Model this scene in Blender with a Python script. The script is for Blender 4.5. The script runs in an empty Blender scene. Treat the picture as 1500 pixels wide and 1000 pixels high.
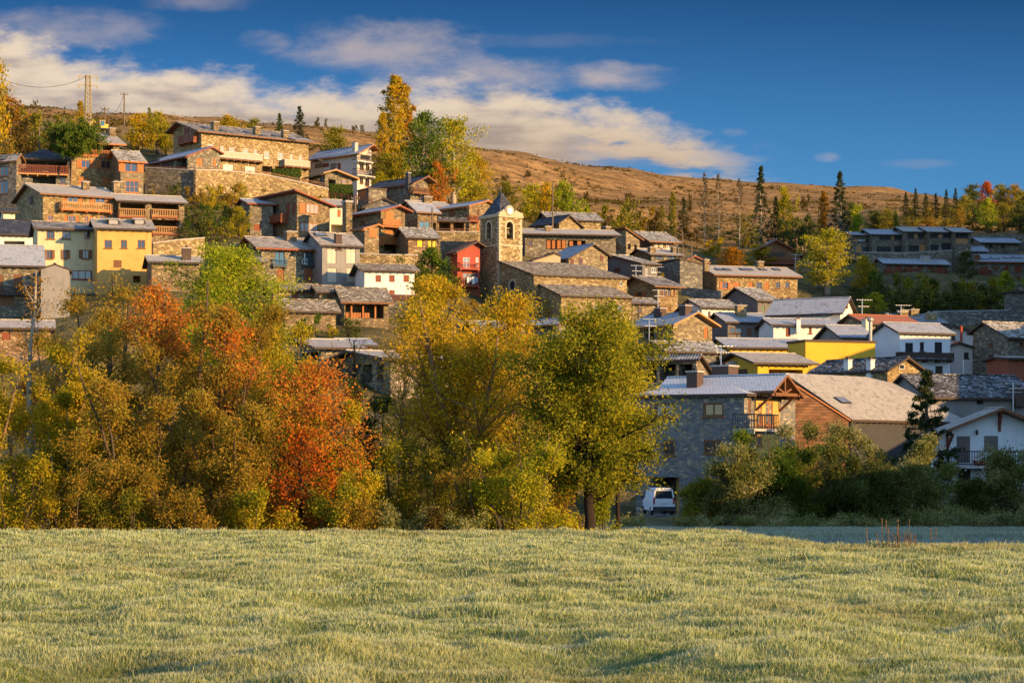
import bpy, math, random, numpy as np
from mathutils import Vector, Matrix
SC = bpy.context.scene
COL = SC.collection
# ---------------------------------------------------------------- camera, sky, sun, exposure
F = 3200.0; HY = 680.0; KD = 1.6            # focal length and eye level in photo pixels (1500 wide); KD scales the depth plan
cam = bpy.data.cameras.new('camera'); cam.sensor_width = 36; cam.lens = 36*F/1500
cam.shift_y = (HY-500)/1500; cam.clip_start = .2; cam.clip_end = 6000
co = bpy.data.objects.new('camera', cam); COL.objects.link(co); co.rotation_euler = (math.pi/2, 0, 0)
SC.camera = co
SUN = Vector((0.82, -0.57, 0.0)).normalized(); SEL = math.radians(11.5)
SUN = Vector((SUN.x*math.cos(SEL), SUN.y*math.cos(SEL), math.sin(SEL)))
sl = bpy.data.lights.new('sun', 'SUN'); sl.energy = 4.6; sl.angle = math.radians(.5); sl.color = (1, .60, .22)
so = bpy.data.objects.new('sun', sl); COL.objects.link(so); so.rotation_euler = SUN.to_track_quat('Z', 'Y').to_euler()
SC.view_settings.view_transform = 'Standard'; SC.view_settings.look = 'None'
SC.view_settings.exposure = 1.08; SC.view_settings.gamma = 1
cy = SC.cycles
cy.max_bounces = 5; cy.diffuse_bounces = 2; cy.glossy_bounces = 2; cy.transmission_bounces = 3
cy.transparent_max_bounces = 4; cy.volume_bounces = 0; cy.use_denoising = True; cy.caustics_reflective = False; cy.caustics_refractive = False

class NT:
    def __init__(s, tree): s.t = tree; s.n = tree.nodes; s.l = tree.links
    def new(s, ty, ins=None, **kw):
        n = s.n.new(ty)
        for k, v in kw.items(): setattr(n, k, v)
        for k, v in (ins or {}).items(): s.put(n, k, v)
        return n
    def put(s, n, k, v):
        if isinstance(v, bpy.types.NodeSocket): s.l.new(v, n.inputs[k])
        else:
            sk = n.inputs[k]
            if sk.type == 'RGBA' and len(v) == 3: v = (*v, 1)
            sk.default_value = v
    def m(s, op, a, b=0.0, c=0.0, clamp=False):
        n = s.new('ShaderNodeMath', {0: a, 1: b, 2: c}, operation=op); n.use_clamp = clamp; return n.outputs[0]
    def step(s, v, lo, hi, a=0.0, b=1.0):
        return s.new('ShaderNodeMapRange', {0: v, 1: lo, 2: hi, 3: a, 4: b}, interpolation_type='SMOOTHSTEP').outputs[0]
    def mix(s, f, a, b, bt='MIX'):
        return s.new('ShaderNodeMixRGB', {0: f, 1: a, 2: b}, blend_type=bt).outputs[0]
    def noise(s, vec, scale, det=3, rough=.55, dim='3D'):
        return s.new('ShaderNodeTexNoise', {'Vector': vec, 'Scale': scale, 'Detail': det, 'Roughness': rough}, noise_dimensions=dim)
    def ramp(s, f, stops, interp='LINEAR'):
        n = s.new('ShaderNodeValToRGB', {0: f}); r = n.color_ramp; r.interpolation = interp
        while len(r.elements) < len(stops): r.elements.new(.5)
        for e, (p, c) in zip(r.elements, stops): e.position = p; e.color = (*c, 1)
        return n.outputs[0]
    def vec(s, x, y, z): return s.new('ShaderNodeCombineXYZ', {0: x, 1: y, 2: z}).outputs[0]

def build_world():
    w = bpy.data.worlds.new('World'); SC.world = w; w.use_nodes = True
    t = NT(w.node_tree); t.n.clear()
    sky = t.new('ShaderNodeTexSky', sky_type='NISHITA'); sky.sun_disc = False
    sky.sun_elevation = SEL; sky.sun_rotation = math.atan2(SUN.x, SUN.y)
    sky.altitude = 1200; sky.air_density = 1.0; sky.dust_density = .35; sky.ozone_density = 3.0
    hs = t.new('ShaderNodeHueSaturation', {'Saturation': 1.28, 'Value': 1.0, 'Color': sky.outputs[0]})
    g = t.new('ShaderNodeTexCoord').outputs['Generated']; sx = t.new('ShaderNodeSeparateXYZ', {0: g})
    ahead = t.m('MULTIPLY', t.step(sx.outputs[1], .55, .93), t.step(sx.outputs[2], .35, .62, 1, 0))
    t.put(hs, 'Saturation', t.m('MULTIPLY_ADD', ahead, .46, .68))           # sky overhead and behind greyed to soften the blue fill light
    tint = t.mix(1.0, hs.outputs[0], (.80, .98, 1.14), 'MULTIPLY')
    skc = t.mix(1.0, tint, (.145, .145, .145), 'MULTIPLY')
    yy = t.m('MAXIMUM', sx.outputs[1], .08)
    u = t.m('MULTIPLY_ADD', t.m('DIVIDE', sx.outputs[0], yy), F, 750)       # gnomonic sky coordinates (direction only)
    v = t.m('MULTIPLY_ADD', t.m('DIVIDE', sx.outputs[2], yy), -F, HY)
    # darker towards the zenith
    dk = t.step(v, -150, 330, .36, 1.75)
    # low sky ahead is dimmed; the rest kept bright to fill the shadows
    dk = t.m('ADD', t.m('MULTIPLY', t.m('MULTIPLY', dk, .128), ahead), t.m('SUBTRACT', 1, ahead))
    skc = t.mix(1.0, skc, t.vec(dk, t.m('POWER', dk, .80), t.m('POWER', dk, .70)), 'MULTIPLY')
    n1 = t.noise(t.vec(t.m('MULTIPLY', u, 1/230), t.m('MULTIPLY', v, 1/75), 3.3), 1.0, 5, .55).outputs[0]
    n2 = t.noise(t.vec(t.m('MULTIPLY', u, 1/80), t.m('MULTIPLY', v, 1/36), 8.1), 1.0, 6, .6).outputs[0]
    n3 = t.noise(t.vec(t.m('MULTIPLY', u, 1/300), t.m('MULTIPLY', v, 1/48), 1.7), 1.0, 4, .6).outputs[0]
    fc = t.new('ShaderNodeFloatCurve', {1: t.m('MULTIPLY', t.m('ADD', u, 800), 1/2400)})
    pts = [(-800, 90), (-300, 40), (0, 42), (60, 62), (150, 90), (250, 98), (330, 112), (420, 135), (480, 124), (560, 130), (640, 122), (740, 130), (860, 150), (960, 172), (1040, 208), (1120, 222), (1200, 244), (1600, 300)]
    cv = fc.mapping.curves[0]
    for i, (a, b) in enumerate(pts):
        p = ((a+800)/2400, b/400)
        if i == 0: cv.points[0].location = p
        elif i == len(pts)-1: cv.points[1].location = p
        else: cv.points.new(*p)
    fc.mapping.update()
    top = t.m('MULTIPLY', fc.outputs[0], 400)
    s = t.m('DIVIDE', t.m('SUBTRACT', v, top), 60)
    sn = t.m('ADD', s, t.m('MULTIPLY', t.m('SUBTRACT', n2, .5), 2.0))
    bank = t.step(sn, -.30, .60)
    bank = t.m('MULTIPLY', bank, t.step(t.m('ADD', u, t.m('MULTIPLY', n2, 160)), 1080, 1250, 1, 0))
    # thinner towards the right and the lower edge
    bank = t.m('MULTIPLY', bank, t.m('MAXIMUM', t.step(u, 800, 1000, 1, 0), t.step(t.m('ADD', n3, t.m('MULTIPLY', t.m('SUBTRACT', n2, .5), .5)), .36, .52)))
    lowe = t.m('ADD', top, t.m('ADD', 62, t.m('MULTIPLY', n1, 40)))
    bank = t.m('MULTIPLY', bank, t.m('MAXIMUM', t.step(u, 820, 960, 1, 0), t.step(t.m('SUBTRACT', v, lowe), -16, 18, 1, 0)))
    wis = None
    for (cx, cyy, rx, ry, k) in [(90, 42, 150, 34, .55), (390, 62, 50, 18, .75), (300, 5, 90, 14, .5), (560, 68, 150, 46, .85), (700, 112, 190, 34, .8), (890, 112, 120, 22, .95), (1075, 195, 22, 7, .25), (1210, 231, 24, 9, .5), (1340, 240, 70, 8, .18), (770, 60, 200, 12, .12)]:
        a = t.m('DIVIDE', t.m('SUBTRACT', u, cx), rx); b = t.m('DIVIDE', t.m('SUBTRACT', v, cyy), ry)
        r2 = t.m('ADD', t.m('MULTIPLY', a, a), t.m('MULTIPLY', b, b))
        e = t.m('MULTIPLY', t.step(t.m('ADD', r2, t.m('MULTIPLY', t.m('SUBTRACT', n2, .5), -2.6)), -.35, 1.25, 1, 0), k)
        wis = e if wis is None else t.m('MAXIMUM', wis, e)
    wis = t.m('MULTIPLY', wis, t.step(n1, .28, .60))
    ccol = t.mix(t.step(t.m('ADD', t.m('ADD', t.m('MULTIPLY', sn, .42), t.m('MULTIPLY', t.m('SUBTRACT', n3, .5), -2.6)), t.m('MULTIPLY', t.m('SUBTRACT', n2, .5), -2.2)), .0, 1.05), (.42, .335, .245), (.150, .125, .122))
    ccol = t.mix(t.step(v, 120, 235, 0, .55), ccol, (.27,.185,.115))
    wcol = (.29,.235,.21)
    out = t.mix(t.m('MULTIPLY', wis, .8), skc, wcol)
    out = t.mix(t.m('MULTIPLY', bank, .93), out, ccol)
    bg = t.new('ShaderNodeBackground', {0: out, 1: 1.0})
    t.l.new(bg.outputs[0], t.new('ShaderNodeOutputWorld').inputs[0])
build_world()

# ---------------------------------------------------------------- helpers
def P(px, py, d): return Vector(((px-750)/F*d*KD, d*KD, (HY-py)/F*d*KD))
def link(o, parent=None):
    COL.objects.link(o)
    if parent: o.parent = parent
    return o
def tag(o, label=None, cat=None, group=None, kind=None):
    if label: o['label'] = label
    if cat: o['category'] = cat
    if group: o['group'] = group
    if kind: o['kind'] = kind
    return o
def empty(name, loc, rz=0, label=None, cat=None, group=None):
    o = bpy.data.objects.new(name, None); o.location = loc; o.rotation_euler = (0, 0, rz); o.empty_display_size = .5
    return tag(link(o), label, cat, group)
class MB:
    def __init__(s): s.v = []; s.f = []; s.mi = []
    def poly(s, pts, m=0):
        b = len(s.v); s.v += [tuple(p) for p in pts]; s.f.append(list(range(b, b+len(pts)))); s.mi.append(m)
    def box(s, x0, y0, z0, x1, y1, z1, m=0, bottom=True):
        if x0 > x1: x0, x1 = x1, x0
        if y0 > y1: y0, y1 = y1, y0
        b = len(s.v)
        s.v += [(x0,y0,z0),(x1,y0,z0),(x1,y1,z0),(x0,y1,z0),(x0,y0,z1),(x1,y0,z1),(x1,y1,z1),(x0,y1,z1)]
        for q in ((0,1,5,4),(1,2,6,5),(2,3,7,6),(3,0,4,7),(4,5,6,7),(3,2,1,0)):
            s.f.append([b+i for i in q]); s.mi.append(m)
    def bar(s, a, b, w, h=None, m=0):
        a = Vector(a); b = Vector(b); h = h or w; d = (b-a).normalized()
        t = d.cross(Vector((0,0,1)))
        if t.length < 1e-3: t = Vector((1,0,0))
        t.normalize(); n = t.cross(d); i = len(s.v)
        for p in (a, b):
            for (k, l) in ((-1,-1),(1,-1),(1,1),(-1,1)): s.v.append(tuple(p+t*k*w/2+n*l*h/2))
        for q in ((0,1,5,4),(1,2,6,5),(2,3,7,6),(3,0,4,7),(4,5,6,7),(3,2,1,0)):
            s.f.append([i+j for j in q]); s.mi.append(m)
    def tube(s, pts, rs, n=8, m=0):
        rings = []
        for k, p in enumerate(pts):
            p = Vector(p); d = (Vector(pts[min(k+1, len(pts)-1)])-Vector(pts[max(k-1, 0)])).normalized()
            t = d.cross(Vector((.03,.05,1)) if abs(d.z) < .95 else Vector((1,0,0))).normalized(); q = d.cross(t)
            rings.append(len(s.v))
            for j in range(n):
                a = 2*math.pi*j/n; s.v.append(tuple(p+(t*math.cos(a)+q*math.sin(a))*rs[k]))
        for k in range(len(rings)-1):
            for j in range(n):
                a, b = rings[k], rings[k+1]; j2 = (j+1) % n
                s.f.append([a+j, a+j2, b+j2, b+j]); s.mi.append(m)
        s.f.append([rings[0]+j for j in range(n)][::-1]); s.mi.append(m)
        s.f.append([rings[-1]+j for j in range(n)]); s.mi.append(m)
    def build(s, name, mats, parent=None, loc=None, smooth=False):
        me = bpy.data.meshes.new(name); me.from_pydata(s.v, [], s.f)
        if not isinstance(mats, (list, tuple)): mats = [mats]
        for m in mats: me.materials.append(m)
        me.polygons.foreach_set('material_index', s.mi)
        if smooth: me.polygons.foreach_set('use_smooth', [True]*len(s.f))
        uv = me.uv_layers.new(name='uv'); co = np.array(s.v); arr = np.zeros((len(me.loops), 2)); li = 0
        for f in s.f:
            p = co[f]; n = np.cross(p[1]-p[0], p[2]-p[0])
            if len(f) > 3: n = n+np.cross(p[2]-p[0], p[3]-p[0])
            n = n/(np.linalg.norm(n)+1e-12)
            if abs(n[2]) > .985: arr[li:li+len(f)] = p[:, :2]
            else:
                t = np.array((-n[1], n[0], 0)); t /= np.linalg.norm(t); b = np.cross(n, t)
                arr[li:li+len(f), 0] = p@t; arr[li:li+len(f), 1] = p@b
            li += len(f)
        uv.data.foreach_set('uv', arr.ravel())
        o = bpy.data.objects.new(name, me)
        if loc is not None: o.location = loc
        return link(o, parent)

# ---------------------------------------------------------------- materials
MATS = {}
def newmat(name):
    m = bpy.data.materials.new(name); m.use_nodes = True; t = NT(m.node_tree); t.n.clear()
    MATS[name] = m
    return m, t
def finish(t, col, rough=.8, bump=None, bs=.3, bd=.05, spec=.3, metal=0.0):
    b = t.new('ShaderNodeBsdfPrincipled', {'Base Color': col, 'Roughness': rough, 'Metallic': metal, 'Specular IOR Level': spec})
    if bump is not None: t.l.new(t.new('ShaderNodeBump', {'Height': bump, 'Strength': bs, 'Distance': bd}).outputs[0], b.inputs['Normal'])
    t.l.new(b.outputs[0], t.new('ShaderNodeOutputMaterial').inputs[0])
def uvn(t): return t.new('ShaderNodeUVMap', uv_map='uv').outputs[0]
def obj(t): return t.new('ShaderNodeTexCoord').outputs['Object']
def scaled(t, v, x, y, z=1): return t.new('ShaderNodeMapping', {0: v, 3: (x, y, z)}).outputs[0]
def stone(name, c1, c2, c3, mortar, sx=2.2, sy=4.5, mw=.06):
    m, t = newmat(name); uv = uvn(t); wob = t.noise(uv, 3, 2)
    v = t.new('ShaderNodeVectorMath', {0: uv, 1: t.new('ShaderNodeVectorMath', {0: wob.outputs[1], 3: .18}, operation='SCALE').outputs[0]}, operation='ADD').outputs[0]
    v = scaled(t, v, sx, sy)
    vo = t.new('ShaderNodeTexVoronoi', {'Vector': v, 'Scale': 1.0, 'Randomness': .9}, voronoi_dimensions='2D')
    ve = t.new('ShaderNodeTexVoronoi', {'Vector': v, 'Scale': 1.0, 'Randomness': .9}, voronoi_dimensions='2D', feature='DISTANCE_TO_EDGE')
    r = t.new('ShaderNodeSeparateXYZ', {0: vo.outputs['Color']}).outputs[0]
    c = t.ramp(r, [(0, c1), (.5, c2), (.85, c3), (1, tuple(min(1, x*1.6) for x in c3))])
    big = t.noise(uv, .35, 4, .6).outputs[0]
    c = t.mix(t.step(big, .35, .7, 0, .45), c, tuple(x*.55 for x in c2))
    c = t.mix(t.step(ve.outputs['Distance'], mw*.3, mw, 1, 0), c, mortar)
    h = t.m('ADD', t.step(ve.outputs['Distance'], 0, .15), t.m('MULTIPLY', r, .5))
    finish(t, c, .9, h, .55, .08, .2); return m
def render_(name, c, dirt=.25):
    m, t = newmat(name); uv = uvn(t); n = t.noise(uv, .5, 5, .65).outputs[0]
    st = t.noise(scaled(t, uv, 2.2, .25), 1, 4).outputs[0]
    k = t.mix(t.m('MULTIPLY', t.step(n, .4, .75), dirt), c, tuple(x*.55 for x in c))
    k = t.mix(t.m('MULTIPLY', t.step(st, .5, .75), dirt*.7), k, (c[0]*.6, c[1]*.56, c[2]*.5))
    finish(t, k, .9, t.noise(uv, 14, 3).outputs[0], .25, .02, .2); return m
def slate(name, base, frost, amount, w=.36, h=.26, offset=.5, patch=.9):
    m, t = newmat(name); uv = uvn(t)
    b = t.new('ShaderNodeTexBrick', {'Vector': uv, 'Color1': (0, 0, 0, 1), 'Color2': (1, 1, 1, 1), 'Mortar': (.0, .0, .0, 1), 'Scale': 1.0, 'Mortar Size': .022, 'Bias': 0.0, 'Brick Width': w, 'Row Height': h}, offset=offset)
    r = t.new('ShaderNodeSeparateXYZ', {0: b.outputs[0]}).outputs[0]
    n = t.noise(uv, .45, 5, .65).outputs[0]; n2 = t.noise(uv, 3.5, 3, .6).outputs[0]
    f = t.m('ADD', t.m('ADD', t.m('MULTIPLY', t.m('SUBTRACT', n, .5), patch*2), t.m('MULTIPLY', t.m('SUBTRACT', r, .5), .35)), t.m('ADD', t.m('MULTIPLY', t.m('SUBTRACT', n2, .5), .9), amount))
    f = t.step(f, .2, .85)
    dk = t.mix(r, tuple(x*.7 for x in base), tuple(x*1.25 for x in base))
    c = t.mix(f, dk, t.mix(r, tuple(x*.86 for x in frost), frost))
    c = t.mix(t.m('MULTIPLY', b.outputs['Fac'], .55), c, tuple(x*.5 for x in base))
    row = t.m('FRACT', t.m('DIVIDE', t.new('ShaderNodeSeparateXYZ', {0: uv}).outputs[1], h))
    hh = t.m('ADD', t.m('MULTIPLY', t.m('SUBTRACT', 1, row), .7), t.m('MULTIPLY', r, .4))
    finish(t, c, .75, hh, .5, .05, .3); return m
def slabs(name, base, light, frost, amount):
    m, t = newmat(name); uv = uvn(t); v = scaled(t, uv, 2.6, 5.0)
    vo = t.new('ShaderNodeTexVoronoi', {'Vector': v, 'Scale': 1.0}, voronoi_dimensions='2D')
    r = t.new('ShaderNodeSeparateXYZ', {0: vo.outputs['Color']})
    c = t.ramp(r.outputs[0], [(0, tuple(x*.55 for x in base)), (.5, base), (.8, light), (1, tuple(x*1.3 for x in light))])
    n = t.noise(uv, .5, 5, .65).outputs[0]; n2 = t.noise(uv, 4, 3, .6).outputs[0]
    f = t.step(t.m('ADD', t.m('ADD', t.m('MULTIPLY', t.m('SUBTRACT', n, .5), 1.6), t.m('MULTIPLY', t.m('SUBTRACT', n2, .5), 1.5)), t.m('ADD', amount, t.m('MULTIPLY', r.outputs[1], .5))), .45, .85)
    c = t.mix(f, c, frost)
    finish(t, c, .9, t.m('ADD', vo.outputs['Distance'], r.outputs[2]), .9, .12, .2); return m
def ribbed(name, c1, c2, frost, amount, pitch=.33):
    m, t = newmat(name); uv = uvn(t); sx = t.new('ShaderNodeSeparateXYZ', {0: uv})
    w = t.m('SINE', t.m('MULTIPLY', sx.outputs[0], 2*math.pi/pitch))
    n = t.noise(uv, .6, 5, .65).outputs[0]; n2 = t.noise(uv, 5, 3).outputs[0]
    f = t.step(t.m('ADD', t.m('MULTIPLY', n, 1.2), t.m('ADD', t.m('MULTIPLY', n2, .8), amount)), .9, 1.5)
    row = t.m('FRACT', t.m('DIVIDE', sx.outputs[1], .45))
    c = t.mix(n2, c1, c2); c = t.mix(f, c, frost)
    finish(t, c, .8, t.m('ADD', w, t.m('MULTIPLY', row, -.6)), .8, .05, .3); return m
def wood(name, c, sc=9, rough=.65, horiz=False):
    m, t = newmat(name); uv = uvn(t); n = t.noise(scaled(t, uv, .6, sc) if horiz else scaled(t, uv, sc, .6), 1, 3).outputs[0]
    k = t.mix(n, tuple(x*.6 for x in c), tuple(min(1, x*1.35) for x in c))
    finish(t, k, rough, n, .3, .02, .3); return m
def planks(name, c, h=.24):
    m, t = newmat(name); uv = uvn(t); y = t.m('DIVIDE', t.new('ShaderNodeSeparateXYZ', {0: uv}).outputs[1], h); fl = t.m('FLOOR', y); fr = t.m('FRACT', y)
    n = t.noise(t.vec(t.m('MULTIPLY', t.new('ShaderNodeSeparateXYZ', {0: uv}).outputs[0], .5), t.m('MULTIPLY', fl, 3.7), 0), 1.3, 3).outputs[0]
    k = t.mix(t.step(n, .3, .7), tuple(x*.55 for x in c), tuple(x*1.5 for x in c)); k = t.mix(t.step(fr, .0, .22, 1, 0), k, tuple(x*.15 for x in c))
    finish(t, k, .8, fr, .6, .05, .2); return m
def plain(name, c, rough=.6, metal=0.0, spec=.4, var=.2):
    m, t = newmat(name); n = t.noise(obj(t), 2.5, 4).outputs[0]
    finish(t, t.mix(n, tuple(x*(1-var) for x in c), tuple(min(1, x*(1+var)) for x in c)), rough, metal=metal, spec=spec); return m
def glass(name, c, rough=.06):
    m, t = newmat(name); n = t.noise(obj(t), 1.2, 2).outputs[0]
    finish(t, t.mix(n, tuple(x*.6 for x in c), tuple(x*1.4 for x in c)), rough, spec=.9); return m

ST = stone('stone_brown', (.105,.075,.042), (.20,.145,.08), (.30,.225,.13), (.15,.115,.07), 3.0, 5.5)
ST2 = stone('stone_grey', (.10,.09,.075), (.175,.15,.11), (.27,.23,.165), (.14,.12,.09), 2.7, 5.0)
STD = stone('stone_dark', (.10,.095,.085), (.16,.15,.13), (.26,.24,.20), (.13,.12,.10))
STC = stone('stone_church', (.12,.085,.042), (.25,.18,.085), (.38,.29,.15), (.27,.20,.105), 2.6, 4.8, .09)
STG = stone('stone_coursed', (.13,.135,.14), (.21,.21,.205), (.30,.25,.17), (.09,.09,.10), 2.6, 5.6, .05)
STV = [ST, stone('stone_rust', (.12,.07,.038), (.22,.135,.07), (.33,.23,.13), (.18,.13,.08), 2.4, 6.5), stone('stone_ashen', (.09,.08,.062), (.165,.14,.10), (.30,.26,.18), (.20,.175,.125), 3.6, 5.0, .09)]
STCV = [STC, stone('stone_honey', (.15,.10,.045), (.29,.205,.095), (.40,.31,.17), (.22,.165,.09), 3.2, 6.0), stone('stone_dun', (.10,.08,.05), (.21,.165,.10), (.33,.27,.17), (.26,.21,.14), 2.2, 5.2, .10)]
WHT = render_('render_white', (.66,.64,.60), .4); CRM = render_('render_cream', (.68,.60,.42)); PNK = render_('render_pinkish', (.52,.46,.42))
YEL = render_('render_yellow', (.60,.37,.04), .35); PYL = render_('render_pale_yellow', (.55,.47,.28), .5); ORY = render_('render_ochre', (.58,.335,.10), .45)
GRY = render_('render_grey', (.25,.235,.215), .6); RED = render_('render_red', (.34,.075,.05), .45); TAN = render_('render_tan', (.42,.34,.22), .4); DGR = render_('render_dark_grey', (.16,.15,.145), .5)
FR = slate('slate_frost', (.14,.135,.13), (.48,.435,.365), .74, patch=.9)
FRV = [FR, slate('slate_frost_thin', (.11,.105,.10), (.45,.41,.345), .52, w=.3, h=.24, patch=1.2), slate('slate_frost_brown', (.17,.15,.125), (.47,.42,.35), .66, w=.45, h=.3, patch=1.0)]
FRB = slate('slate_frost_heavy', (.18,.175,.17), (.52,.475,.405), .86, patch=.7)
FRD = slate('slate_dark', (.045,.05,.06), (.28,.30,.33), .22, patch=.7)
FRN = slate('slate_blue_frost', (.10,.115,.135), (.44,.46,.49), .84, patch=.6)
FRW = slate('slate_white_frost', (.16,.175,.20), (.60,.63,.67), .95, w=.3, h=.24, patch=.35)
FRL = slate('slate_large', (.15,.14,.125), (.46,.425,.36), .8, w=.33, h=.36, offset=0, patch=.4)
SLB = slabs('stone_slabs', (.20,.165,.12), (.36,.31,.23), (.55,.54,.50), .02)
SLF = slabs('stone_slabs_frosty', (.17,.155,.125), (.32,.29,.24), (.52,.51,.48), .32)
SLD = slabs('stone_slabs_dark', (.06,.06,.06), (.14,.135,.13), (.50,.51,.53), .12)
RTL = ribbed('red_tiles', (.34,.11,.055), (.46,.19,.10), (.5,.42,.38), -.25)
BRT = ribbed('grey_corrugated', (.13,.14,.15), (.2,.2,.21), (.55,.55,.55), .1)
W1 = wood('wood_orange', (.36,.13,.035)); W2 = wood('wood_brown', (.17,.075,.03)); W3 = wood('wood_red', (.22,.06,.025)); W4 = wood('wood_dark', (.055,.035,.025))
W5 = wood('wood_tan', (.42,.22,.08)); WB = planks('board_cladding', (.17,.085,.042)); WY = wood('wood_yellow', (.75,.50,.04))
BGE = plain('beige_shutter', (.50,.44,.35), .7); TEAL = glass('teal_glass', (.03,.085,.11)); GLS = glass('window_glass', (.022,.03,.04)); GLB = glass('window_glass_bright', (.16,.17,.18)); GLY = glass('window_glass_amber', (.34,.20,.06), .25)
WFR = plain('white_frame', (.48,.46,.42)); IRN = plain('black_iron', (.025,.025,.028), .5); CON = plain('concrete', (.38,.35,.31), .9); BRK = render_('chimney_dark', (.09,.06,.05), .4); STL = plain('steel', (.45,.45,.45), .4, .6)
CHM = ST; LGL = plain('frosted_panel', (.19,.165,.125), .4); CURT = plain('curtain', (.30,.295,.29), .8)
# ---------------------------------------------------------------- buildings
HOUSES = []; CTRL = []
def nums(s): return [tuple(float(x) for x in q.split()) for q in s.split(';') if q.strip()]
class House:
    def __init__(s, name, label, xl, xc, xr, yb, ye, ax, ay, g, d, a, wall=None, roof=None, trim=None, wl=8, wr=8, ov=.55, vo=.5, hip=(0, 0), th=.22, parent=None, cat='house', down=5, ctrl=True, y2=None):
        s.g = g; a = math.radians(a); s.a = a
        s.wall = wall or ST; s.roofm = roof or FR; q_ = int(xc*7+ye*3)
        if cat == 'house' and s.own0(parent):                                     # masonry and slate differ from house to house
            if s.wall is ST: s.wall = STV[q_ % 3]
            elif s.wall is STC: s.wall = STCV[q_ % 3]
            if s.roofm is FR: s.roofm = FRV[q_ % 3]
        s.trim = trim or W2
        s.ov = ov; s.vo = vo; s.hip = hip; s.th = th; s.down = down
        C = P(xc, yb, d); s.C = C
        if xr is not None:
            k = (xr-750)/F; wr = (k*C.y-C.x)/(math.cos(a)-k*math.sin(a))
        if xl is not None and (ax is not None or xc-xl > 9):
            k = (xl-750)/F; wl = (C.x-k*C.y)/(math.sin(a)+k*math.cos(a))
        s.wr, s.wl = wr, wl
        s.he = (HY-ye)/F*C.y-C.z
        Q = wl if g == 'L' else wr
        s.shed = False
        if g != 'F':
            if ax is None: q = Q/2
            else:
                k = (ax-750)/F
                q = (C.x-k*C.y)/(math.sin(a)+k*math.cos(a)) if g == 'L' else (k*C.y-C.x)/(math.cos(a)-k*math.sin(a))
            q = min(max(q, 0), Q)
            wy = C.y+q*(math.cos(a) if g == 'L' else math.sin(a))
            s.hr = (HY-ay)/F*wy-C.z-th; s.q = q; ze = s.he
            if q < .04*Q:
                s.shed = True; s.q = 0
                yf = C.y+wr*math.sin(a) if g == 'R' else C.y+wl*math.cos(a)
                s.h0 = s.hr; ze = (HY-ye)/F*yf-C.z; s.pit = (s.h0-ze)/(Q+ov); s.h1 = s.h0-s.pit*Q; s.he = s.h1
            else:
                s.pit = (s.hr-ze)/(q+ov); s.he = s.h0 = s.hr-s.pit*q; s.h1 = s.hr-s.pit*(Q-q)
        s.Q = Q
        s.own = parent is None
        s.root = empty(name, C, a, label, cat) if s.own else parent
        s.Mw = Matrix.Translation(C) @ Matrix.Rotation(a, 4, 'Z'); s.Mi = s.Mw.inverted()
        s.off = Matrix.Identity(4) if s.own else (parent_matrix(parent).inverted() @ s.Mw)
        s.holes = {'R': [], 'L': []}; s.chs = []; s.sks = []; s.todo = []
        HOUSES.append(s)
        if ctrl: CTRL.append((xc, d, yb+2)); CTRL.append((750+F*(s.Mw@Vector((wr, 0, 0))).x/(s.Mw@Vector((wr, 0, 0))).y, (s.Mw@Vector((wr, 0, 0))).y/KD, HY-F*C.z/(s.Mw@Vector((wr, 0, 0))).y+3))
    def own0(s, p): return p is None
    # pixel -> (u, z) on a face, or onto the roof
    def hit(s, face, px, py, n=0.0):
        d = Vector(((px-750)/F, 1, (HY-py)/F)); o = s.Mi @ Vector((0, 0, 0)); dl = s.Mi.to_3x3() @ d
        if face == 'R': t = (-n-o.y)/dl.y; p = o+dl*t; return p.x, p.z
        t = (-n-o.x)/dl.x; p = o+dl*t; return p.y, p.z
    def roofhit(s, px, py):
        d = Vector(((px-750)/F, 1, (HY-py)/F)); o = s.Mi @ Vector((0, 0, 0)); dl = s.Mi.to_3x3() @ d
        i = 1 if s.g == 'L' else 0
        if s.g == 'F': t = (s.he+s.th-o.z)/dl.z; return o+dl*t, 0
        j = 1-i; S = s.wr if s.g == 'L' else s.wl; pl = [(s.h0, s.pit, i)] if not s.shed else []        # z = c + k*coord
        if s.shed: pl.append((s.h0, -s.pit, i))
        else: pl.append((s.hr+s.pit*s.q, -s.pit, i))
        i0, i1 = s.hip
        if i0: pl.append((s.h0, (s.hr-s.h0)/i0, j))
        if i1: pl.append((s.h0+(s.hr-s.h0)/i1*S, -(s.hr-s.h0)/i1, j))
        best = None
        for (c0, k, ax) in pl:
            den = dl.z-k*dl[ax]
            if abs(den) < 1e-6: continue
            t = (c0+s.th+k*o[ax]-o.z)/den
            if t <= 0: continue
            p = o+dl*t
            if all(p.z-s.th <= c+kk*p[x]+.05 for c, kk, x in pl) and (best is None or t < best[0]): best = (t, p, k)
        if best is None:
            q = s.Mi @ (s.C+(s.Mw.to_3x3() @ Vector((s.wr*.5, s.wl*.5, 0)))); t = (q-o).length/dl.length
            p = o+dl*t; p.z = min(c+kk*p[x] for c, kk, x in pl)+s.th; return p, 0
        return best[1], best[2]
    def W(s, face, style, spec, mat=None, pane=None, dep=None):
        for q in nums(spec):
            u0, z1 = s.hit(face, q[0], q[1]); u1, z0 = s.hit(face, q[2], q[3])
            um, _ = s.hit(face, (q[0]+q[2])/2, q[1]); _, z0 = s.hit(face, (q[0]+q[2])/2, q[3]); _, z1 = s.hit(face, (q[0]+q[2])/2, q[1])
            if u0 > u1: u0, u1 = u1, u0
            U = s.wr if face == 'R' else s.wl
            u0 = max(u0, .15); u1 = min(u1, U-.15)
            if u1-u0 < .25: continue
            s.holes[face].append((u0, z0, u1, z1, style, mat, pane, dep))
        return s
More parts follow.
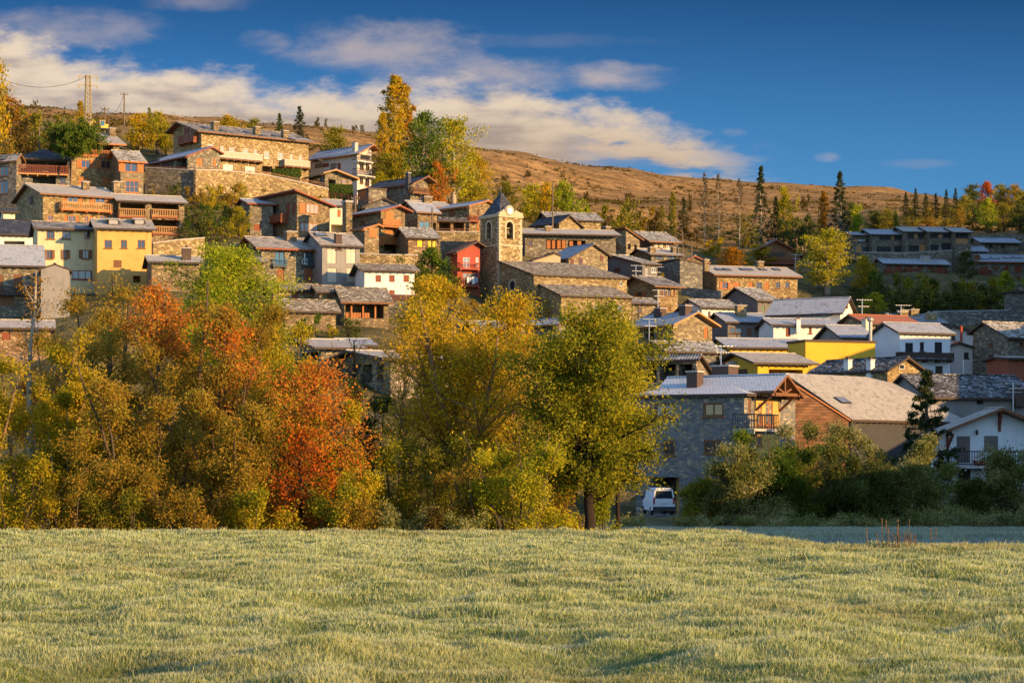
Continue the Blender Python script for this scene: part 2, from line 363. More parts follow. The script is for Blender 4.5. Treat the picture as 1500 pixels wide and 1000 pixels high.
    def B(s, face, spec, depth=1.0, mat=None, rail=None, style='bars', slab=None):      # x0 x1 yfloor yrail
        for q in nums(spec): s.todo.append(('B', face, q, depth, mat or W2, rail or W1, style, slab))
        return s
    def chim(s, spec, mat=None, w=.75):
        for q in nums(spec): s.chs.append((q, mat or CHM, w))
        return s
    def sky(s, spec, w=.8, h=1.0):
        for q in nums(spec): s.sks.append((q, w, h))
        return s
    def ant(s, spec):
        for q in nums(spec): s.todo.append(('A', q))
        return s
    def dish(s, spec, r=.45):
        for q in nums(spec): s.todo.append(('D', q, r))
        return s
    def fin(s, o):
        if not s.own: o.matrix_local = s.off
        return o
    def box(s, mb, face, u0, u1, n0, n1, z0, z1, m=0):
        if face == 'R': mb.box(u0, -n1, z0, u1, -n0, z1, m)
        else: mb.box(-n1, u0, z0, -n0, u1, z1, m)
    def pt(s, face, u, n, z): return (u, -n, z) if face == 'R' else (-n, u, z)
    def build(s):
        root = s.root; mb = MB(); g = s.g
        for face in 'RL':
            U = s.wr if face == 'R' else s.wl
            other = 'L' if face == 'R' else 'R'
            top = s.he
            if g != 'F':
                if g == face: top = min(s.h0, s.h1)
                else: top = s.h0
            hs = []
            for h in s.holes[face]:
                if h[3] < top-.06 and h[1] > -s.down+.1: hs.append(h)
            us = sorted({0, U} | {h[0] for h in hs} | {h[2] for h in hs}); zs = sorted({-s.down, top} | {h[1] for h in hs} | {h[3] for h in hs})
            for i in range(len(us)-1):
                for j in range(len(zs)-1):
                    cu, cz = (us[i]+us[i+1])/2, (zs[j]+zs[j+1])/2
                    if any(h[0] < cu < h[2] and h[1] < cz < h[3] for h in hs): continue
                    q = [s.pt(face, us[i], 0, zs[j]), s.pt(face, us[i+1], 0, zs[j]), s.pt(face, us[i+1], 0, zs[j+1]), s.pt(face, us[i], 0, zs[j+1])]
                    mb.poly(q if face == 'R' else q[::-1])
            for h in hs:
                D = h[7] or (2.2 if h[4] == 'o' else .2)
                a0, b0, a1, b1 = h[:4]
                for (p, q) in (((a0,b0),(a1,b0)),((a1,b0),(a1,b1)),((a1,b1),(a0,b1)),((a0,b1),(a0,b0))):
                    mb.poly([s.pt(face, p[0], 0, p[1]), s.pt(face, q[0], 0, q[1]), s.pt(face, q[0], -D, q[1]), s.pt(face, p[0], -D, p[1])])
                mb.poly([s.pt(face, a0, -D, b0), s.pt(face, a1, -D, b0), s.pt(face, a1, -D, b1), s.pt(face, a0, -D, b1)])
            if g == face and not (s.hip[0] and True):
                m0 = top; pts = [(0, m0)]
                if s.h0 > m0+1e-4: pts.append((0, s.h0))
                if not s.shed: pts.append((s.q, s.hr))
                if s.h1 > m0+1e-4: pts.append((U, s.h1))
                pts.append((U, m0))
                q = [s.pt(face, u, 0, z) for u, z in pts]
                if len(q) > 2: mb.poly(q)
        # back walls
        wr, wl, dn = s.wr, s.wl, -s.down
        if g == 'F': mb.poly([(wr,0,dn),(wr,wl,dn),(wr,wl,s.he),(wr,0,s.he)]); mb.poly([(0,wl,dn),(wr,wl,dn),(wr,wl,s.he),(0,wl,s.he)]); 
        elif g == 'L':
            mb.poly([(wr,0,dn),(wr,wl,dn),(wr,wl,s.h1)]+([] if s.hip[1] else [(wr,s.q,s.hr)])+[(wr,0,s.h0)]); mb.poly([(0,wl,dn),(wr,wl,dn),(wr,wl,s.h1),(0,wl,s.h1)])
        else:
            mb.poly([(0,wl,dn),(wr,wl,dn),(wr,wl,s.h1)]+([] if s.hip[1] else [(s.q,wl,s.hr)])+[(0,wl,s.h0)]); mb.poly([(wr,0,dn),(wr,wl,dn),(wr,wl,s.h1),(wr,0,s.h1)])
        s.fin(mb.build('wall', s.wall, root))
        if getattr(s, 'clad', None):
            m_, yp, f_ = s.clad; _, zc = s.hit(f_, (750+F*s.C.x/s.C.y), yp); U = s.Q
            lo = max(zc, -1); pts = [(0, lo)] + ([(0, s.h0)] if s.h0 > lo else []) + [(s.q, s.hr)] + ([(U, s.h1)] if s.h1 > lo else []) + [(U, lo)]
            cb = MB(); fr = [s.pt(f_, u, .05, z) for u, z in pts]; bk = [s.pt(f_, u, .003, z) for u, z in pts]; cb.poly(fr if f_ == 'R' else fr[::-1])
            for k in range(len(pts)): j = (k+1) % len(pts); cb.poly([fr[k], bk[k], bk[j], fr[j]])
            s.fin(cb.build('cladding', m_, root))
        # roof
        rb = MB(); th = s.th; ov = s.ov; vo = s.vo
        if g == 'F':
            rb.box(-.12, -.12, s.he, wr+.12, wl+.12, s.he+.25, 1); rb.poly([(-.02,-.02,s.he+.256),(wr+.02,-.02,s.he+.256),(wr+.02,wl+.02,s.he+.256),(-.02,wl+.02,s.he+.256)], 0)
        else:
            S = wr if g == 'L' else wl
            mp = (lambda a, b, z: (a, b, z)) if g == 'L' else (lambda a, b, z: (b, a, z))
            e0 = s.h0-ov*s.pit if not s.shed else s.h0+ov*s.pit; e1 = s.h1-ov*s.pit
            A0, A1 = (-vo, -ov, e0), (S+vo, -ov, e0); B0, B1 = (-vo, s.Q+ov, e1), (S+vo, s.Q+ov, e1)
            i0, i1 = s.hip
            R0, R1 = (i0 if i0 else -vo, s.q, s.hr), (S-i1 if i1 else S+vo, s.q, s.hr)
            def face3(pts, up=True): rb.poly([mp(p[0], p[1], p[2]+th) for p in pts], 0); rb.poly([mp(*p) for p in pts][::-1], 1)
            if s.shed:
                face3([A0, A1, B1, B0]); per = [A0, A1, B1, B0]
            else:
                face3([A0, A1, R1, R0]); face3([R0, R1, B1, B0])
                per = [A0, A1]
                if i1: face3([A1, B1, R1])
                else: per.append(R1)
                per += [B1, B0]
                if i0: face3([B0, A0, R0])
                else: per.append(R0)
                if not i0 and not i1:
                    n = max(2, int(S/.5))                              # ridge cap
                    rb.bar(mp(R0[0]+.05, R0[1], s.hr+th+.03), mp(R1[0]-.05, R1[1], s.hr+th+.03), .32, .1, 0)
            for k in range(len(per)):
                p, q = per[k], per[(k+1) % len(per)]
                rb.poly([mp(*p), mp(*q), mp(q[0], q[1], q[2]+th), mp(p[0], p[1], p[2]+th)], 1)
            if ov > .3:                                                # rafter tails under the front eave
                n = int(S/.8)
                for k in range(n+1):
                    a = .1+(S-.2)*k/max(n, 1)
                    if not s.shed: rb.bar(mp(a, -ov+.05, s.h0-(ov-.05)*s.pit-.07), mp(a, -.01, s.h0-.07), .1, .13, 1)
        ro = s.fin(rb.build('roof', [s.roofm, s.trim], root))
        # chimneys, skylights
        for q, m, w in s.chs:
            p, k = s.roofhit(q[0], q[2]); zt = s.hit_z(q[0], q[1], p)
            w = q[3] if len(q) > 3 else w
            cb = MB(); cb.box(p.x-w/2, p.y-w/2, p.z-1.0, p.x+w/2, p.y+w/2, zt-.12, 0); cb.box(p.x-w/2-.07, p.y-w/2-.07, zt-.12, p.x+w/2+.07, p.y+w/2+.07, zt, 1)
            cb.box(p.x-.14, p.y-.14, zt, p.x+.14, p.y+.14, zt+.25, 2)
            cb.build('chimney', [m, CON, W4], ro)
        for q, w, h in s.sks:
            p, k = s.roofhit(*q[:2]); i = 1 if g == 'L' else 0
            sb = MB(); ax = Vector((1,0,0)) if i else Vector((0,1,0)); sl = (Vector((0,1,k)) if i else Vector((1,0,k))).normalized(); nn = ax.cross(sl)
            if nn.z < 0: nn = -nn
            def bx(b, aw, ah, n0, n1, m):
                vs = [p+ax*x+sl*y+nn*z for z in (n0, n1) for (x, y) in ((-aw,-ah),(aw,-ah),(aw,ah),(-aw,ah))]
                for f in ((0,1,5,4),(1,2,6,5),(2,3,7,6),(3,0,4,7),(4,5,6,7)): b.poly([vs[j] for j in f], m)
            bx(sb, w/2, h/2, -.1, .12, 0); bx(sb, w/2-.09, h/2-.09, .1, .135, 1)
            sb.build('skylight', [IRN, GLB], ro)
        for face in 'RL':
            top = s.he if g == 'F' else (min(s.h0, s.h1) if g == face else s.h0)
            for h in s.holes[face]: s.window(face, h, h[3] >= top-.06 or h[1] <= -s.down+.1)
        for td in s.todo:
            if td[0] == 'B': s.balcony(*td[1:])
            elif td[0] == 'A':
                q = td[1]; p, k = s.roofhit(q[0], q[2]); zt = s.hit_z(q[0], q[1], p); b = MB()
                b.bar((p.x, p.y, p.z-.3), (p.x, p.y, zt), .07)
                r = s.Mi.to_3x3() @ Vector((1, .3, 0)); r.normalize(); r2 = r.cross(Vector((0,0,1)))
                for zz, ln in ((zt-.1, 1.1), (zt-.6, .8)):
                    b.bar(Vector((p.x, p.y, zz))-r*ln/2, Vector((p.x, p.y, zz))+r*ln, .05)
                    for k in range(6): c = Vector((p.x, p.y, zz))+r*(-ln/2+ln*1.5*k/5); b.bar(c-r2*.25, c+r2*.25, .04)
                s.fin(b.build('antenna', STL, root))
            elif td[0] == 'D':
                q = td[1]; p, k = s.roofhit(q[0], q[1]); b = MB(); R = td[2]
                c = p+Vector((0, 0, R+.3)); b.bar(p-Vector((0,0,.3)), c, .06); dd = (s.Mi.to_3x3() @ Vector((-.45, -.8, .35))).normalized(); t = dd.cross(Vector((0,0,1))).normalized(); w = t.cross(dd)
                for i in range(12):
                    for r0, r1, o0, o1 in ((0, .55, .0, .07), (.55, 1, .07, .2)):
                        A = [2*math.pi*(i+j)/12 for j in (0, 1)]
                        f = lambda r, o, an: c+dd*(o*R)+(t*math.cos(an)+w*math.sin(an))*r*R
                        b.poly([f(r0, o0, A[0]), f(r1, o1, A[0]), f(r1, o1, A[1]), f(r0, o0, A[1])])
                b.bar(c, c+dd*R*.9, .04)
                s.fin(b.build('satellite_dish', WFR, root))
    def hit_z(s, px, py, p):
        w = s.Mw @ p; return (HY-py)/F*w.y-s.C.z
    def window(s, face, h, proud):
        u0, z0, u1, z1, st, mat, pane, dep = h; n = .06 if proud else -.08
        if st == 'o':
            if proud:
                b = MB(); s.box(b, face, u0, u1, .0, .04, z0, z1); s.fin(b.build('opening', W4, s.root))
            return
        mat = mat or W2; b = MB(); w = getattr(s, 'fw', .08)
        if st in ('sh', 'd', 'g'):
            s.box(b, face, u0+.004, u1-.004, n-.06, n, z0+.004, z1-.004)
            if st == 'sh':
                k = int((z1-z0)/.28)
                for i in range(k): zz = z0+.08+(z1-z0-.16)*i/max(k, 1); s.box(b, face, u0+.08, u1-.08, n, n+.025, zz, zz+.12)
                um = (u0+u1)/2; s.box(b, face, um-.03, um+.03, n, n+.035, z0+.02, z1-.02)
            elif st == 'd':
                k = max(2, int((u1-u0)/.5))
                for i in range(k): a = u0+.06+(u1-u0-.12)*i/k; s.box(b, face, a+.03, a+(u1-u0-.12)/k-.03, n, n+.03, z0+.12, z1-.12)
            o = s.fin(b.build({'sh': 'shutter', 'd': 'door', 'g': 'garage_door'}[st], mat, s.root)); return
        # frame ring + mullions
        def ring(b, a0, a1, c0, c1):
            s.box(b, face, a0, a1, n-.06, n+.04, c0, c0+w); s.box(b, face, a0, a1, n-.06, n+.04, c1-w, c1)
            s.box(b, face, a0, a0+w, n-.06, n+.04, c0+w, c1-w); s.box(b, face, a1-w, a1, n-.06, n+.04, c0+w, c1-w)
        e = .004; ring(b, u0+e, u1-e, z0+e, z1-e)
        k = 1 if st == 'w1' else max(2, int(round((u1-u0)/.75)))
        for i in range(1, k): a = u0+(u1-u0)*i/k; s.box(b, face, a-.045, a+.045, n-.06, n+.03, z0+w, z1-w)
        if st == 'wl': s.box(b, face, u0+w, u1-w, n-.06, n+.03, (z0+z1)/2-.03, (z0+z1)/2+.03)
        if not proud: s.box(b, face, u0-.1, u1+.1, -.02, .1, z0-.12, z0-.01)
        if st in ('wl', 'wt'): s.box(b, face, u0-.15, u1+.15, -.02, .06, z1+.0, z1+.2)
        o = s.fin(b.build('window', mat, s.root))
        pb = MB(); s.box(pb, face, u0+w*.5, u1-w*.5, n-.055, n-.02, z0+w*.5, z1-w*.5); pb.build('pane', pane or GLS, o)
        if st == 'ws':
            hw = (u1-u0)*.5
            for (a, c) in ((u0-hw-.02, u0-.02), (u1+.02, u1+hw+.02)):
                q = MB(); s.box(q, face, a, c, .02, .07, z0, z1)
                for i in range(int((z1-z0)/.3)): zz = z0+.1+i*.3; s.box(q, face, a+.06, c-.06, .07, .09, zz, zz+.14)
                q.build('shutter', mat, o)
    def balcony(s, face, q, depth, mat, rail, style, slab):
        x0, x1, yf, yr = q[:4]
        u0, zf = s.hit(face, x0, yf, depth); u1, _ = s.hit(face, x1, yf, depth); _, zr = s.hit(face, (x0+x1)/2, yr, depth); _, zf = s.hit(face, (x0+x1)/2, yf, depth)
        if u0 > u1: u0, u1 = u1, u0
        b = MB(); s.box(b, face, u0, u1, .004, depth, zf-.18, zf)
        k = max(2, int((u1-u0)/1.2))
        for i in range(k): a = u0+.1+(u1-u0-.35)*i/(k-1); s.box(b, face, a, a+.15, .006, depth-.1, zf-.38, zf-.18)
        o = s.fin(b.build('balcony', slab or mat, s.root))
        r = MB(); e = depth-.08
        def run(pa, pb, L):
            # pa,pb (u,n)
            def pp(t, z): return s.pt(face, pa[0]+(pb[0]-pa[0])*t, pa[1]+(pb[1]-pa[1])*t, z)
            r.bar(pp(0, zr), pp(1, zr), .1, .09); r.bar(pp(0, zf+.12), pp(1, zf+.12), .07, .07)
            if style == 'bars': n = max(2, int(L/.24))
            elif style == 'iron': n = max(2, int(L/.2))
            elif style == 'panel':
                n = max(2, int(L/1.6)); kk = 4
                for i in range(kk): zz = zf+.2+(zr-zf-.25)*i/(kk-1); r.bar(pp(0, zz), pp(1, zz), .05, (zr-zf)/kk*.8)
            else:
                n = max(2, int(L/1.3)); r.poly([pp(0, zf+.15), pp(1, zf+.15), pp(1, zr-.05), pp(0, zr-.05)], 1)
            wd = {'bars': .085, 'iron': .035, 'panel': .1, 'glass': .07}[style]
            for i in range(n+1): r.bar(pp(i/n, zf), pp(i/n, zr), wd)
        run((u0+.05, e), (u1-.05, e), u1-u0); run((u0+.05, .05), (u0+.05, e), depth); run((u1-.05, .05), (u1-.05, e), depth)
        r.build('railing', [rail, LGL], o)
def parent_matrix(o): return Matrix.Translation(o.location) @ Matrix.Rotation(o.rotation_euler.z, 4, 'Z')
# ---------------------------------------------------------------- the village, house by house
H = House
# upper terrace, from the big stone row house outwards
h = H('row_house', 'long stone row house with three chimneys and skylights topping the upper terrace', 254,295,452,262,195, 267,179, 'L', 228, 36, STC, FR, W2, ov=1.0, vo=1.2)
h.W('R','w','304 211 312 217; 323 214 328 224; 336 216 344 233; 356 218 364 233; 372 219.5 377 228; 387 222 395 232; 407 224 415 234; 425 226 429 235; 438 227.5 443 236', WFR, CURT).W('R','g','327 241 342 255; 359 244 374 256', WFR).W('R','o','384 243.5 399 252; 403 244 414 250')
h.W('L','d','270 187 277 198', W3).B('L','260 283 208 197.5', 1.0, W3, W3, 'panel').B('R','321 386 233.5 224; 417 455 244 235', 1.3, W2, WFR, 'glass')
h.chim('315 178.5 190; 376 186 197; 417 191.5 202', w=1.0).sky('302 188; 326 192; 363 195; 385 199; 404.5 200; 426 204', 1.2, 1.5)
h = H('carport_house', 'low stone house with a blue frosted roof and open carport before the row house', 216,275,322,251,231, 309,215, 'R', 216, 40, ST, FRN, W3)
h.W('R','sh','288 232 297 243', W1).W('R','d','312 233 316 244', W1).W('L','o','218 235 234 247; 238 234 254 247; 258 233 273 247', None, None, 3.0)
h = H('chalet', 'white chalet with blue roof and balconies under its timber gable', 455,523,544,284,228, 540,212.5, 'R', 234, 48, PNK, FRN, W1, ov=.8, vo=1.3)
h.W('L','w','461 240 472 245; 484 239.5 493 248', W2, GLB).W('L','sh','472 239.5 482 245; 494 239 499 248', W3).W('R','o','528 227 542 234', None).W('R','w','527 240 533 249; 536 240 541 250; 527 257 532 269; 535 262 541 273', W2)
h.B('R','524 547 236 228; 524 550 257 248', 1.4, W2, IRN, 'iron', WFR).chim('520 209 222', CON).sky('466 222', 1.4, 1.2)
h = H('porch_house', 'small house with a pale roof and timber truss gable beside the trimmed hedge', 452,476,516,281,256, 488,249, 'R', 222, 30, ST, FR, W5, wl=9, ov=.8, vo=1.2)
h.W('R','o','481 263 492 277').W('R','w','502 262 508 270; 510 262 515 270', W5).W('L','w','457 261 468 270', W5)
h = H('stone_house', 'dark slate roofed stone house with gable balcony under the poplars', 545,601,627,298,272, 619,258.5, 'R', 218, 46, ST2, FRD, W2, ov=.7, vo=1.4)
h.W('L','sh','563 274 570 282', W4).W('R','w','609 270 614 281; 613 288 619 296', W2).B('R','605 630 282.5 275', 1.3, W2, W2, 'bars').chim('598 253 269', IRN, .6)
h = H('outbuilding', 'low stone outbuilding with a brown gate between chalet and slate roofed house', 524,540,566,290,277, None,274, 'F', 217, 30, ST2, FRD, W4)
h.W('L','g','526 279 537 288', W1)
# upper left
h = H('stone_house', 'stone house with big blue windows cut by the photo edge', None,24,31,292,238, None,226, 'R', 196, 62, ST2, FR, W2, wl=18, wr=9)
h.W('L','w','-6 244 12 258; -6 265 12 284', W2, TEAL).sky('6 231', 1.2, 1.2)
h = H('stone_house', 'tall stone house behind the umbrella pine with an open top loggia', 76,105,175,284,210, None,192, 'L', 202, 24, STC, FR, W1, wl=9, ov=.8, vo=.9)
h.W('R','o','112 212 127 228; 129 212 147 228; 150 212 166 228', None, None, 2.0).W('R','ws','119 234.5 132 246; 148 235.5 162 247', W1).W('R','sh','116 260 131 270; 150 261 165 271', W1)
h.B('R','110 167 228 220', .25, W1, W1, 'bars').chim('164 188 199', w=.9)
h = H('stone_annex', 'narrow stone annex with arched window attached to the loggia house', 172,176.5,210,285,238, None,220, 'L', 200, 24, STC, SLF, W1, wl=8, vo=.5)
h.W('R','ws','183 239.5 201 252', W1).W('R','wl','184 265 203 282', W1)
h = H('stone_house', 'long frosted house with an orange timber balcony and dark gable', 24,63,172,335,286, 42,269, 'L', 182, 29, STC, FRB, W2, ov=.7, vo=.6)
h.W('L','sh','44 287 49 299.5', W4).W('R','w','99 288.5 114 297.5; 139 289 154 298', W5, GLS).W('R','sh','92 288 98 303; 115 288 121 303; 132 288.5 138 303; 155 289 161 303', W1).W('R','w','70 315 78 323; 100 316 111 325; 124 316 130 325; 146 316 156 322', W1).W('R','sh','94 315.5 99 325; 111.5 316 116 325; 131 316 136 325', W1)
h.B('R','90 165 307.5 297', 1.2, W1, W5, 'bars').chim('125 266 278; 170 266 276', w=.9)
# yellow pair
h = H('tall_house', 'tall pale yellow house with brown shutters below the orange balconies', 47,55,141.5,420,337, None,324, 'L', 162, 16, PYL, FR, W4, wl=8)
h.W('R','w','68 338.5 80 350; 91 338 103 350; 124 337.5 132 350', W2).W('R','ws','68 366 76 379; 120.5 366 130 379; 92 366 97 379', W2).W('R','sh','97.5 366 103 379', W1).W('R','w','105 396 135 409', W3)
h = H('tall_house', 'ochre house with two roof dormers adjoining the pale yellow one', None,142.5,222,412,336.5, None,321, 'L', 160.5, 16, ORY, FR, W4, wl=8, down=3)
h.W('R','w','153 351.5 164 363.5; 177 351.5 186 363.5; 201.5 351.5 212.5 363.5', W2).W('R','sh','166 381 178 392', W2).W('R','o','195 404 206 414')
h.sky('166 326; 203 326', 1.6, 1.2); OCH = h
h = H('stone_house', 'yellow sided house end peeping in above the dark roofs at the photo edge', None,5,22,346,312, None,305, 'L', 176, 16, CRM, FRD, W4, wl=8, wr=None)
h = H('barn', 'white walled barn with a dark roof next to the pale yellow house', None,-10,48,358,345, None,321, 'L', 170, 14, WHT, FRD, W4, wl=14)
h.W('R','o','6 353 36 358')
h = H('barn', 'stone barn with brown plank doors and blue roof at the photo edge', None,-25,60,455,391, None,358, 'L', 150, 14, ST, FRN, W4, wl=9)
h.W('R','d','-4 402 5 428; 20 402 33 428', W2).W('R','sh','-4 433 20 448', W2).B('R','-20 40 430 420', .8, W4, W4, 'bars')
h = H('shed', 'small grey gabled shed on concrete posts in front of the yellow house', 60,62.5,103,442,402, 82,391.5, 'R', 150, 10, GRY, FRD, W4, wl=4, ov=.3, vo=.3)
h.W('R','d','88 411 95 419', W5).W('R','o','67 426 81 440; 86 426 98 440').B('R','64 101 421 410', .8, CON, CON, 'iron')
h = H('cottage', 'low frosted cottage peeping out over the bronze shrubs by the photo edge', None,-20,74,505,483, None,468, 'L', 135, 12, ST, FRB, W4, wl=7)
h.W('R','d','3 487 15 498', W3)
h = H('shed', 'flat roofed shed with one chimney half hidden by the lime tree', None,222,292,405,386, None,374, 'L', 156, 14, ST, FRB, W4, wl=7); h.chim('273 363 380', BRK, 1.0)
# left middle
h = H('stone_house', 'big stone house with orange shutters and a roof falling to one side', 372,435,482,352,304, 433,280.5, 'R', 192, 35, ST, FRN, W3, ov=.8, vo=.8)
h.W('R','w','448 299 466 313', W1, CURT).W('R','sh','438.5 298 447 313', W1).W('R','w','440 326.5 466 339.5', W1, CURT).W('L','sh','419 298 425 315; 428 296.5 433 314', W3).W('L','o','381 306 398 318').W('L','w','400 308 409 316', W2, GLB).B('L','380 411 325 316', 1.2, W3, W3, 'panel')
h = H('lean_to', 'shuttered stone lean-to on the uphill side of the orange shuttered house', 360,366,400,340,300, None,291, 'L', 194, 20, ST2, FRN, W3, wl=9)
h.W('R','d','372 328 382 338', W3)
h = H('cream_house', 'small cream house with pale tiles squeezed beside a stone chimney stack', 480,483,507,345,303, None,292, 'L', 197, 18, CRM, FRB, W4, wl=9)
h.W('R','sh','494 307 499 318', W1).W('R','o','485 329 506 341')
h = H('stone_house', 'stone house with stacked orange balconies facing the sun', 517,558,593,372,312, 580,301, 'R', 188, 40, ST, FRN, W3, ov=.8, vo=1.0)
h.W('R','d','564 310 576 323; 564 335 576 349', W1).W('R','o','577 335 591 346; 563 358.5 592 369').B('R','561 588 331 322; 561 588 356 347.5', 1.2, W1, W1, 'panel').W('L','w','529 322 535 329', W2)
h = H('lean_to', 'stone lean-to with a large orange shutter below the stacked balconies', 519,534,555,356,337, 552,328, 'R', 184, 38, ST, FRD, W1, ov=.5)
h.W('R','sh','540.5 335 552 347.5', W1)
h = H('chimney_stack', 'tall stone chimney stack rising between cream house and balcony house', 504,507,516,350,296, None,296, 'F', 189, 24, ST, CON, CON, wl=1.6, cat='chimney stack')
h = H('stone_house', 'stone house with large teal window and blue frosted roof beside a pole', 590,612,640,348,313, None,297, 'L', 197, 26, ST, FRN, W2, ov=.7)
h.W('R','w','613 324 630 334', W2, TEAL).W('R','o','633 326 639 338').W('L','w','597 322 611 332', W2)
h = H('stone_house', 'stone house with blue gable roof and a long terrace left of the bell tower', 640,687,719,342,304, 711,293.5, 'R', 204, 44, ST, FRN, W1, ov=.6, vo=.7)
h.W('R','w','699 306 702 316', W2).W('R','d','699 329 702 339', W1).B('R','688 702 323 316', 1.0, W3, W3, 'bars').W('L','sh','658 308 666 317', W2).W('L','o','642 325 660 337; 664 327 682 337')
h = H('lean_to', 'dark open lean-to under the blue gable roof', 640,640.5,682,345,325, None,318.5, 'L', 200, 14, ST, SLD, W4, wl=3); h.W('R','o','643 326 660 338; 664 326 680 338')
h = H('stone_house', 'frost roofed house just behind the terrace house', 605,609,662,312,304, None,294, 'L', 212, 22, ST, FRB, W2, wl=8); h.chim('625.5 288 302', w=1.3)
h = H('cottage', 'stone cottage with bright yellow shutters', 594,598,640,370,350, None,333.5, 'L', 185, 18, ST, SLF, W4, wl=7)
h.W('R','sh','611.5 351 619 361.5; 627 352 632 362; 634 352 639 362', WY)
h = H('barn', 'dark gabled barn tucked behind the stacked balconies house', 525,535,598,312,305, 562,290, 'R', 205, 12, STD, FRD, W4, wl=8)
# stone pair, grey house
h = H('stone_house', 'stone house with teal windows joined to the grey house', 358,383,470.5,415,366, 367,346.5, 'L', 172, 22, ST, FR, W3, ov=.9, vo=.9)
h.W('R','w','402.5 368.5 417 388.5; 444.5 368.5 458 388', W4, TEAL).W('R','d','406 394 416 413; 446 394 458 413', W3).W('L','o','368 362 375 369').B('R','400 421 389 380; 443 460 388 380', .5, IRN, TEAL, 'iron').chim('425.5 339 352', w=1.3)
h = H('grey_house', 'grey rendered house with four beige roller shutters', 469,472,527,417,361.5, None,340, 'L', 171.5, 22, GRY, FR, W4, wl=9)
h.W('R','sh','479.5 365 492.5 385.5; 507.5 365 521 385.5; 480 393 493 413; 508 393 521 413', BGE).chim('495 342 356', BRK, .8).sky('469 344', 1.5, 1.2)
h = H('cottage', 'low stone cottage at the uphill end of the stone pair', 340,342,386,410,385, None,373, 'L', 170, 16, ST, SLF, W4, wl=7)
h = H('white_house', 'little white house with three brown shutters and a stone slab roof', 532,534,607,432,398, None,386, 'L', 168, 14, WHT, SLB, W4, wl=7, ov=.5, vo=.7)
h.W('R','sh','550 403 558 413; 570 403 578 413; 591 403 599 413; 570 425 578 431', W3)
h = H('cottage', 'long low cottage with a red shutter in front of the stone pair', 396,400,467,442,427, None,415, 'L', 159, 14, STC, SLB, W4, wl=7)
h.W('R','sh','428 428.5 437 437', W3).W('R','w','458 429 464 437', W2)
h = H('cottage', 'narrow cottage with a plank door beside the open hay barn', 466,468,501,446,430, None,418, 'L', 157, 14, STC, SLB, W4, wl=6)
h.W('R','d','479 432 487 444', W2)
h = H('barn', 'windowless slab roofed barn with ivy climbing its front', 404,417,492,490,458, None,438, 'L', 150, 18, ST, SLB, W4, wl=8)
h = H('hay_barn', 'open fronted hay barn under a wide stone slab roof', 502,504,569,468,445, None,421, 'L', 155, 14, ST, SLB, W2, wl=7, ov=.7)
h.W('R','o','506 445.5 562 466', None, None, 3.0); HAY = h
h = H('cottage', 'frosted cottage with a dark timber end among orange cherry leaves', 437,470,523,535,512, 441,496, 'L', 133, 20, ST, FRB, W4, ov=.9, vo=.9)
h.W('L','o','442 516 466 530')
h = H('cottage', 'frost patched slate roof showing behind the timber ended cottage', 500,505,546,522,508, None,495.5, 'L', 137, 14, ST, FRN, W4, wl=8)
h = H('farmhouse', 'frosted farmhouse with a dark gabled porch behind bare branches', 503,572,655,565,528, 523,513, 'L', 126, 26, ST, FRB, W4, ov=.9, vo=1.2)
h.W('L','o','508 533 524 560; 528 534 545 560; 552 532 562 560').W('R','w','600 538 612 548', W2).W('R','o','625 538 640 556')
# church neighbours
h = H('red_house', 'red gabled house hung with laundry beside the bell tower', 660,670,703,442,372, 696,353.5, 'R', 186, 26, RED, RTL, W4, ov=.6, vo=.9)
h.W('R','w','678.5 377 688 393; 697 377 702 393', WFR, GLB).W('R','w','678 400 699 412', W2, GLB).W('R','g','683 422 703 441', W3)
h.B('R','674 703 393 385', 1.0, RED, RED, 'iron').B('R','675 703 418 407', 1.0, RED, W3, 'bars'); REDH = h
h = H('long_house', 'long low modern house with a pale roof behind the nave', 757,769,902,368,345, None,335, 'L', 212, 10, ST2, FRB, W4, wl=12, ov=1.4, vo=.6)
h.W('R','w','774 352 780 360', W2).W('R','o','800 351 829 365; 832 352 858 364').W('R','d','801 352 807 364; 808.5 352 814 364; 816 352 822 364; 823 352 829 364; 834 353 840 362; 846 353 852 362', W1, None, .6).chim('803 331.5 338', w=1.0)
h = H('barn', 'stone barn with a lit gable behind the pale roofed long house', 780,819,850,338,329, 832.5,315, 'R', 224, 40, STC, FRD, W4)
h = H('barn', 'long frosted stone barn under the yellow green trees', None,806,880,338,323.5, None,310.5, 'L', 229, 14, STC, SLF, W4, wl=9)
h = H('barn', 'blue roofed barn with a broad sunlit stone gable above the nave', 800,833,890,390,381, 868,357, 'R', 200, 34, STC, FRN, W4, ov=.4, vo=.5)
h.W('R','w','836 379 840 388; 848 378 853 388; 879 374 883 382', W3)
h = H('shed', 'dark roofed shed with tan rendered end touching the nave roof', 766,780,821,392,383, 813,370, 'R', 194, 20, TAN, FRD, W4, ov=.1, vo=.2, wl=9)
h = H('stone_house', 'stone house with a frosted roof stepping down beside the open timber gable', 872,917,937,373,353, 906,335, 'R', 222, 34, STC, FR, W2)
h.W('R','o','920 357 924 365; 929 358 933 366').W('L','w','902 358 908 364', W2).chim('888.5 332 341', w=1)
h = H('stone_house', 'house with an open timber gable and white shutters at the village top', 934,957,987,370,356, 937,339, 'L', 224, 22, ST, SLF, W2, ov=1.0, vo=1.2)
h.W('R','sh','959 357 964 363; 967 357 972 363', BGE).W('R','w','976 357.5 982 364', WFR, CURT).W('L','o','940 352 952 361')
h = H('cottage', 'frosted cottage with two chimneys below the open timber gable', 928,954,998,385,374.5, 936,364, 'L', 214, 22, ST2, FRB, W4)
h.W('R','w','960 376 972 380; 978 376 990 380', W4).chim('954.5 362 370; 988 362 370', w=1)
